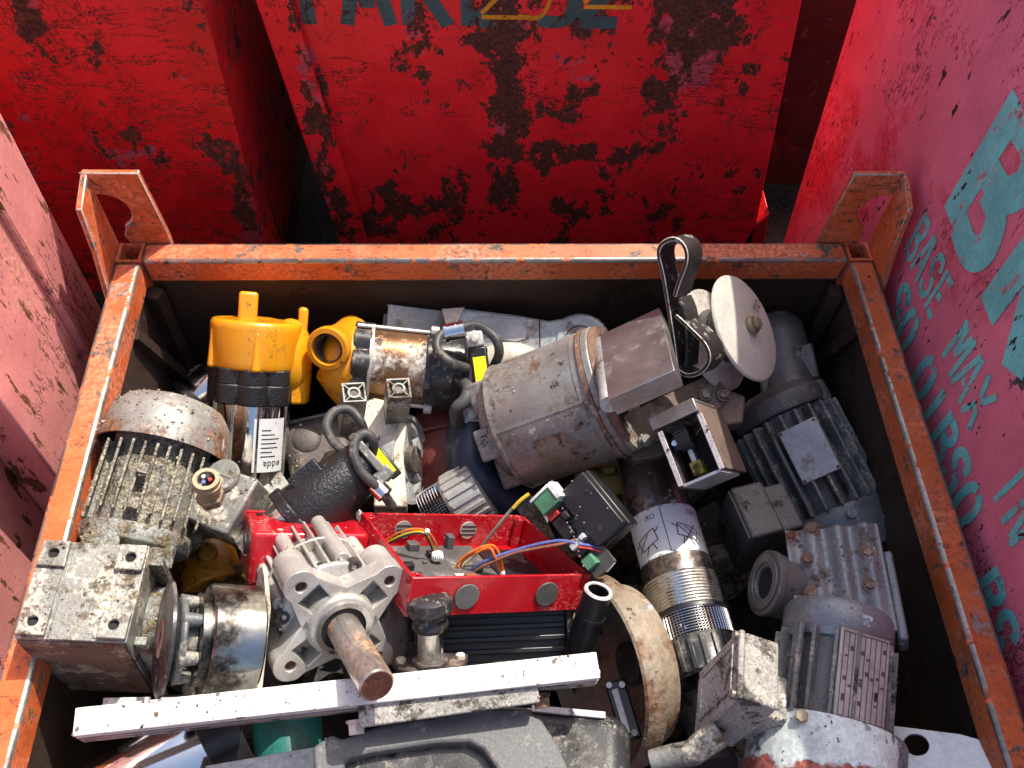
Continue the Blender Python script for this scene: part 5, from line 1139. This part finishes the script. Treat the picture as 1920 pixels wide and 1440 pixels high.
g = t.g(); g.lathe([(0, 0), (70, 0), (86, -8), (92, -24), (92, -60), (0, -60)], 48); t.part('disc_cover', g, 'galvanised_grey')
f = fa(1170, 930, -.2, .4, 1, 70)
for k2, (a, b) in enumerate((((1120, 930, -.15), (1178, 968, -.2)), ((1110, 955, -.16), (1168, 1000, -.2)))):
    t = Thing('dark_cable', ('thin dark cable crossing behind the relay module', 'lower thin blue cable behind the relay module')[k2], 'cable', Fr(P(*a), (1, 0, 0), (0, 1, 0), (0, 0, 1)))
    g = t.g(WORLD); m = ((a[0] + b[0]) / 2 + 10, (a[1] + b[1]) / 2 - 16, -.15); g.tube([P(*a), P(*m), P(*b)], .003, 8); t.part('cable', g, ('rubber_cable', 'wire_blue')[k2])

# deep layer of scrap that fills the bottom of the bin: nobody could count it
random.seed(11)
g = G()
for i in range(330):
    x = random.uniform(XL + .05, .42 if i % 5 else .5); y = random.uniform(-.1, .86); r = random.uniform(.02, .06)
    top = (-.19 if x < .2 and y < .72 else -.28) - .16 * max(0, (x - .2) / .3) - (.08 if y > .75 else 0); r *= (.75 if i % 2 else 1); g.mi = random.choice((0, 0, 0, 0, 1, 2, 3, 4))
    z = random.uniform(BZ + .03, top)
    d = Vector((random.uniform(-1, 1), random.uniform(-1, 1), random.uniform(-.5, .5))).normalized()
    u = Vector((random.uniform(-1, 1), random.uniform(-1, 1), random.uniform(-1, 1)))
    X_ = (u - d * u.dot(d)).normalized(); g.f = Fr((x, y, z), X_, None, d, 1)
    k2 = i % 4
    if k2 == 0: g.box(-r, r, -r * .7, r * .7, -r * 1.4, r * 1.4)
    elif k2 == 1: g.cyl(r * .7, -r * 2, r * 2, 18, ch=.004)
    elif k2 == 2: g.ring(r * .4, r, -r * .3, r * .3, 20)
    else:
        g.cyl(r * .8, -r * 1.6, r * 1.6, 16)
        for j in range(5): g.box(-r * .7 + j * r * .35, -r * .6 + j * r * .35, 0, r * 1.1, -r * 1.5, r * 1.5)
single('scrap_layer', None, None, g, ['debris_dark', 'chrome_dirty', 'grey_filthy', 'yellow_grimy', 'blue_grey_dark'], kind='stuff')

# crumbs, swarf and chips lying on everything: nobody could count them
random.seed(21)
dg = bpy.context.evaluated_depsgraph_get(); dg.update()
GRITTY = ('cooling_fins', 'motor_body', 'end_bell', 'gearbox', 'foot_pad', 'bearing_housing', 'terminal_box', 'finned_body', 'cover_shell', 'housing', 'angle', 'profile', 'drum_shell', 'corrugated_cover', 'base_plate', 'mounting_board', 'fan_cover', 'motor_shell', 'arm', 'inner_plate', 'strip', 'motor_flange')
g = G(); n_ = 0
for i in range(9000):
    x = random.uniform(XL, XRR); y = random.uniform(.16, YB - .03)
    ok, hit, nr, idx, ob, mx = SC.ray_cast(dg, Vector((x, y, .30)), Vector((0, 0, -1)))
    if not ok or hit.z < -.26 or hit.z > .12 or nr.z < .35 or ob.name.split('.')[0] not in GRITTY: continue
    dirty = mnoise.noise(Vector((x * 14, y * 14, 3))) + (.35 if x < -.25 else 0)
    if dirty < .1 and random.random() < .85: continue
    if x > -.2 and random.random() < .55: continue
    r = random.choice((.0005, .0006, .0008, .001, .0013, .0018 if x < -.25 else .0009)) * random.uniform(.7, 1.2); d = Vector((random.uniform(-1, 1), random.uniform(-1, 1), random.uniform(-.6, .6))).normalized()
    u = Vector((random.uniform(-1, 1), random.uniform(-1, 1), random.uniform(-1, 1))); X_ = (u - d * u.dot(d)).normalized()
    g.f = Fr(hit + nr * r * .45, X_, None, d, 1); g.mi = random.choice((0, 0, 0, 1, 2))
    q = lambda: random.uniform(.6, 1.1) * r
    if n_ % 23 == 0: g.box(-.0005, .0005, -.0005, .0005, -r * 3, r * 3)
    else: g.hexa([(-q(), -q(), -q()), (q(), -q(), -q()), (q(), q(), -q()), (-q(), q(), -q()), (-q() * .7, -q() * .7, q()), (q() * .7, -q() * .6, q()), (q() * .6, q() * .7, q()), (-q() * .6, q() * .7, q())])
    n_ += 1
single('loose_grit', None, None, g, ['concrete_crust', 'crust_brown', 'crust_brown'], kind='stuff', flat=True)
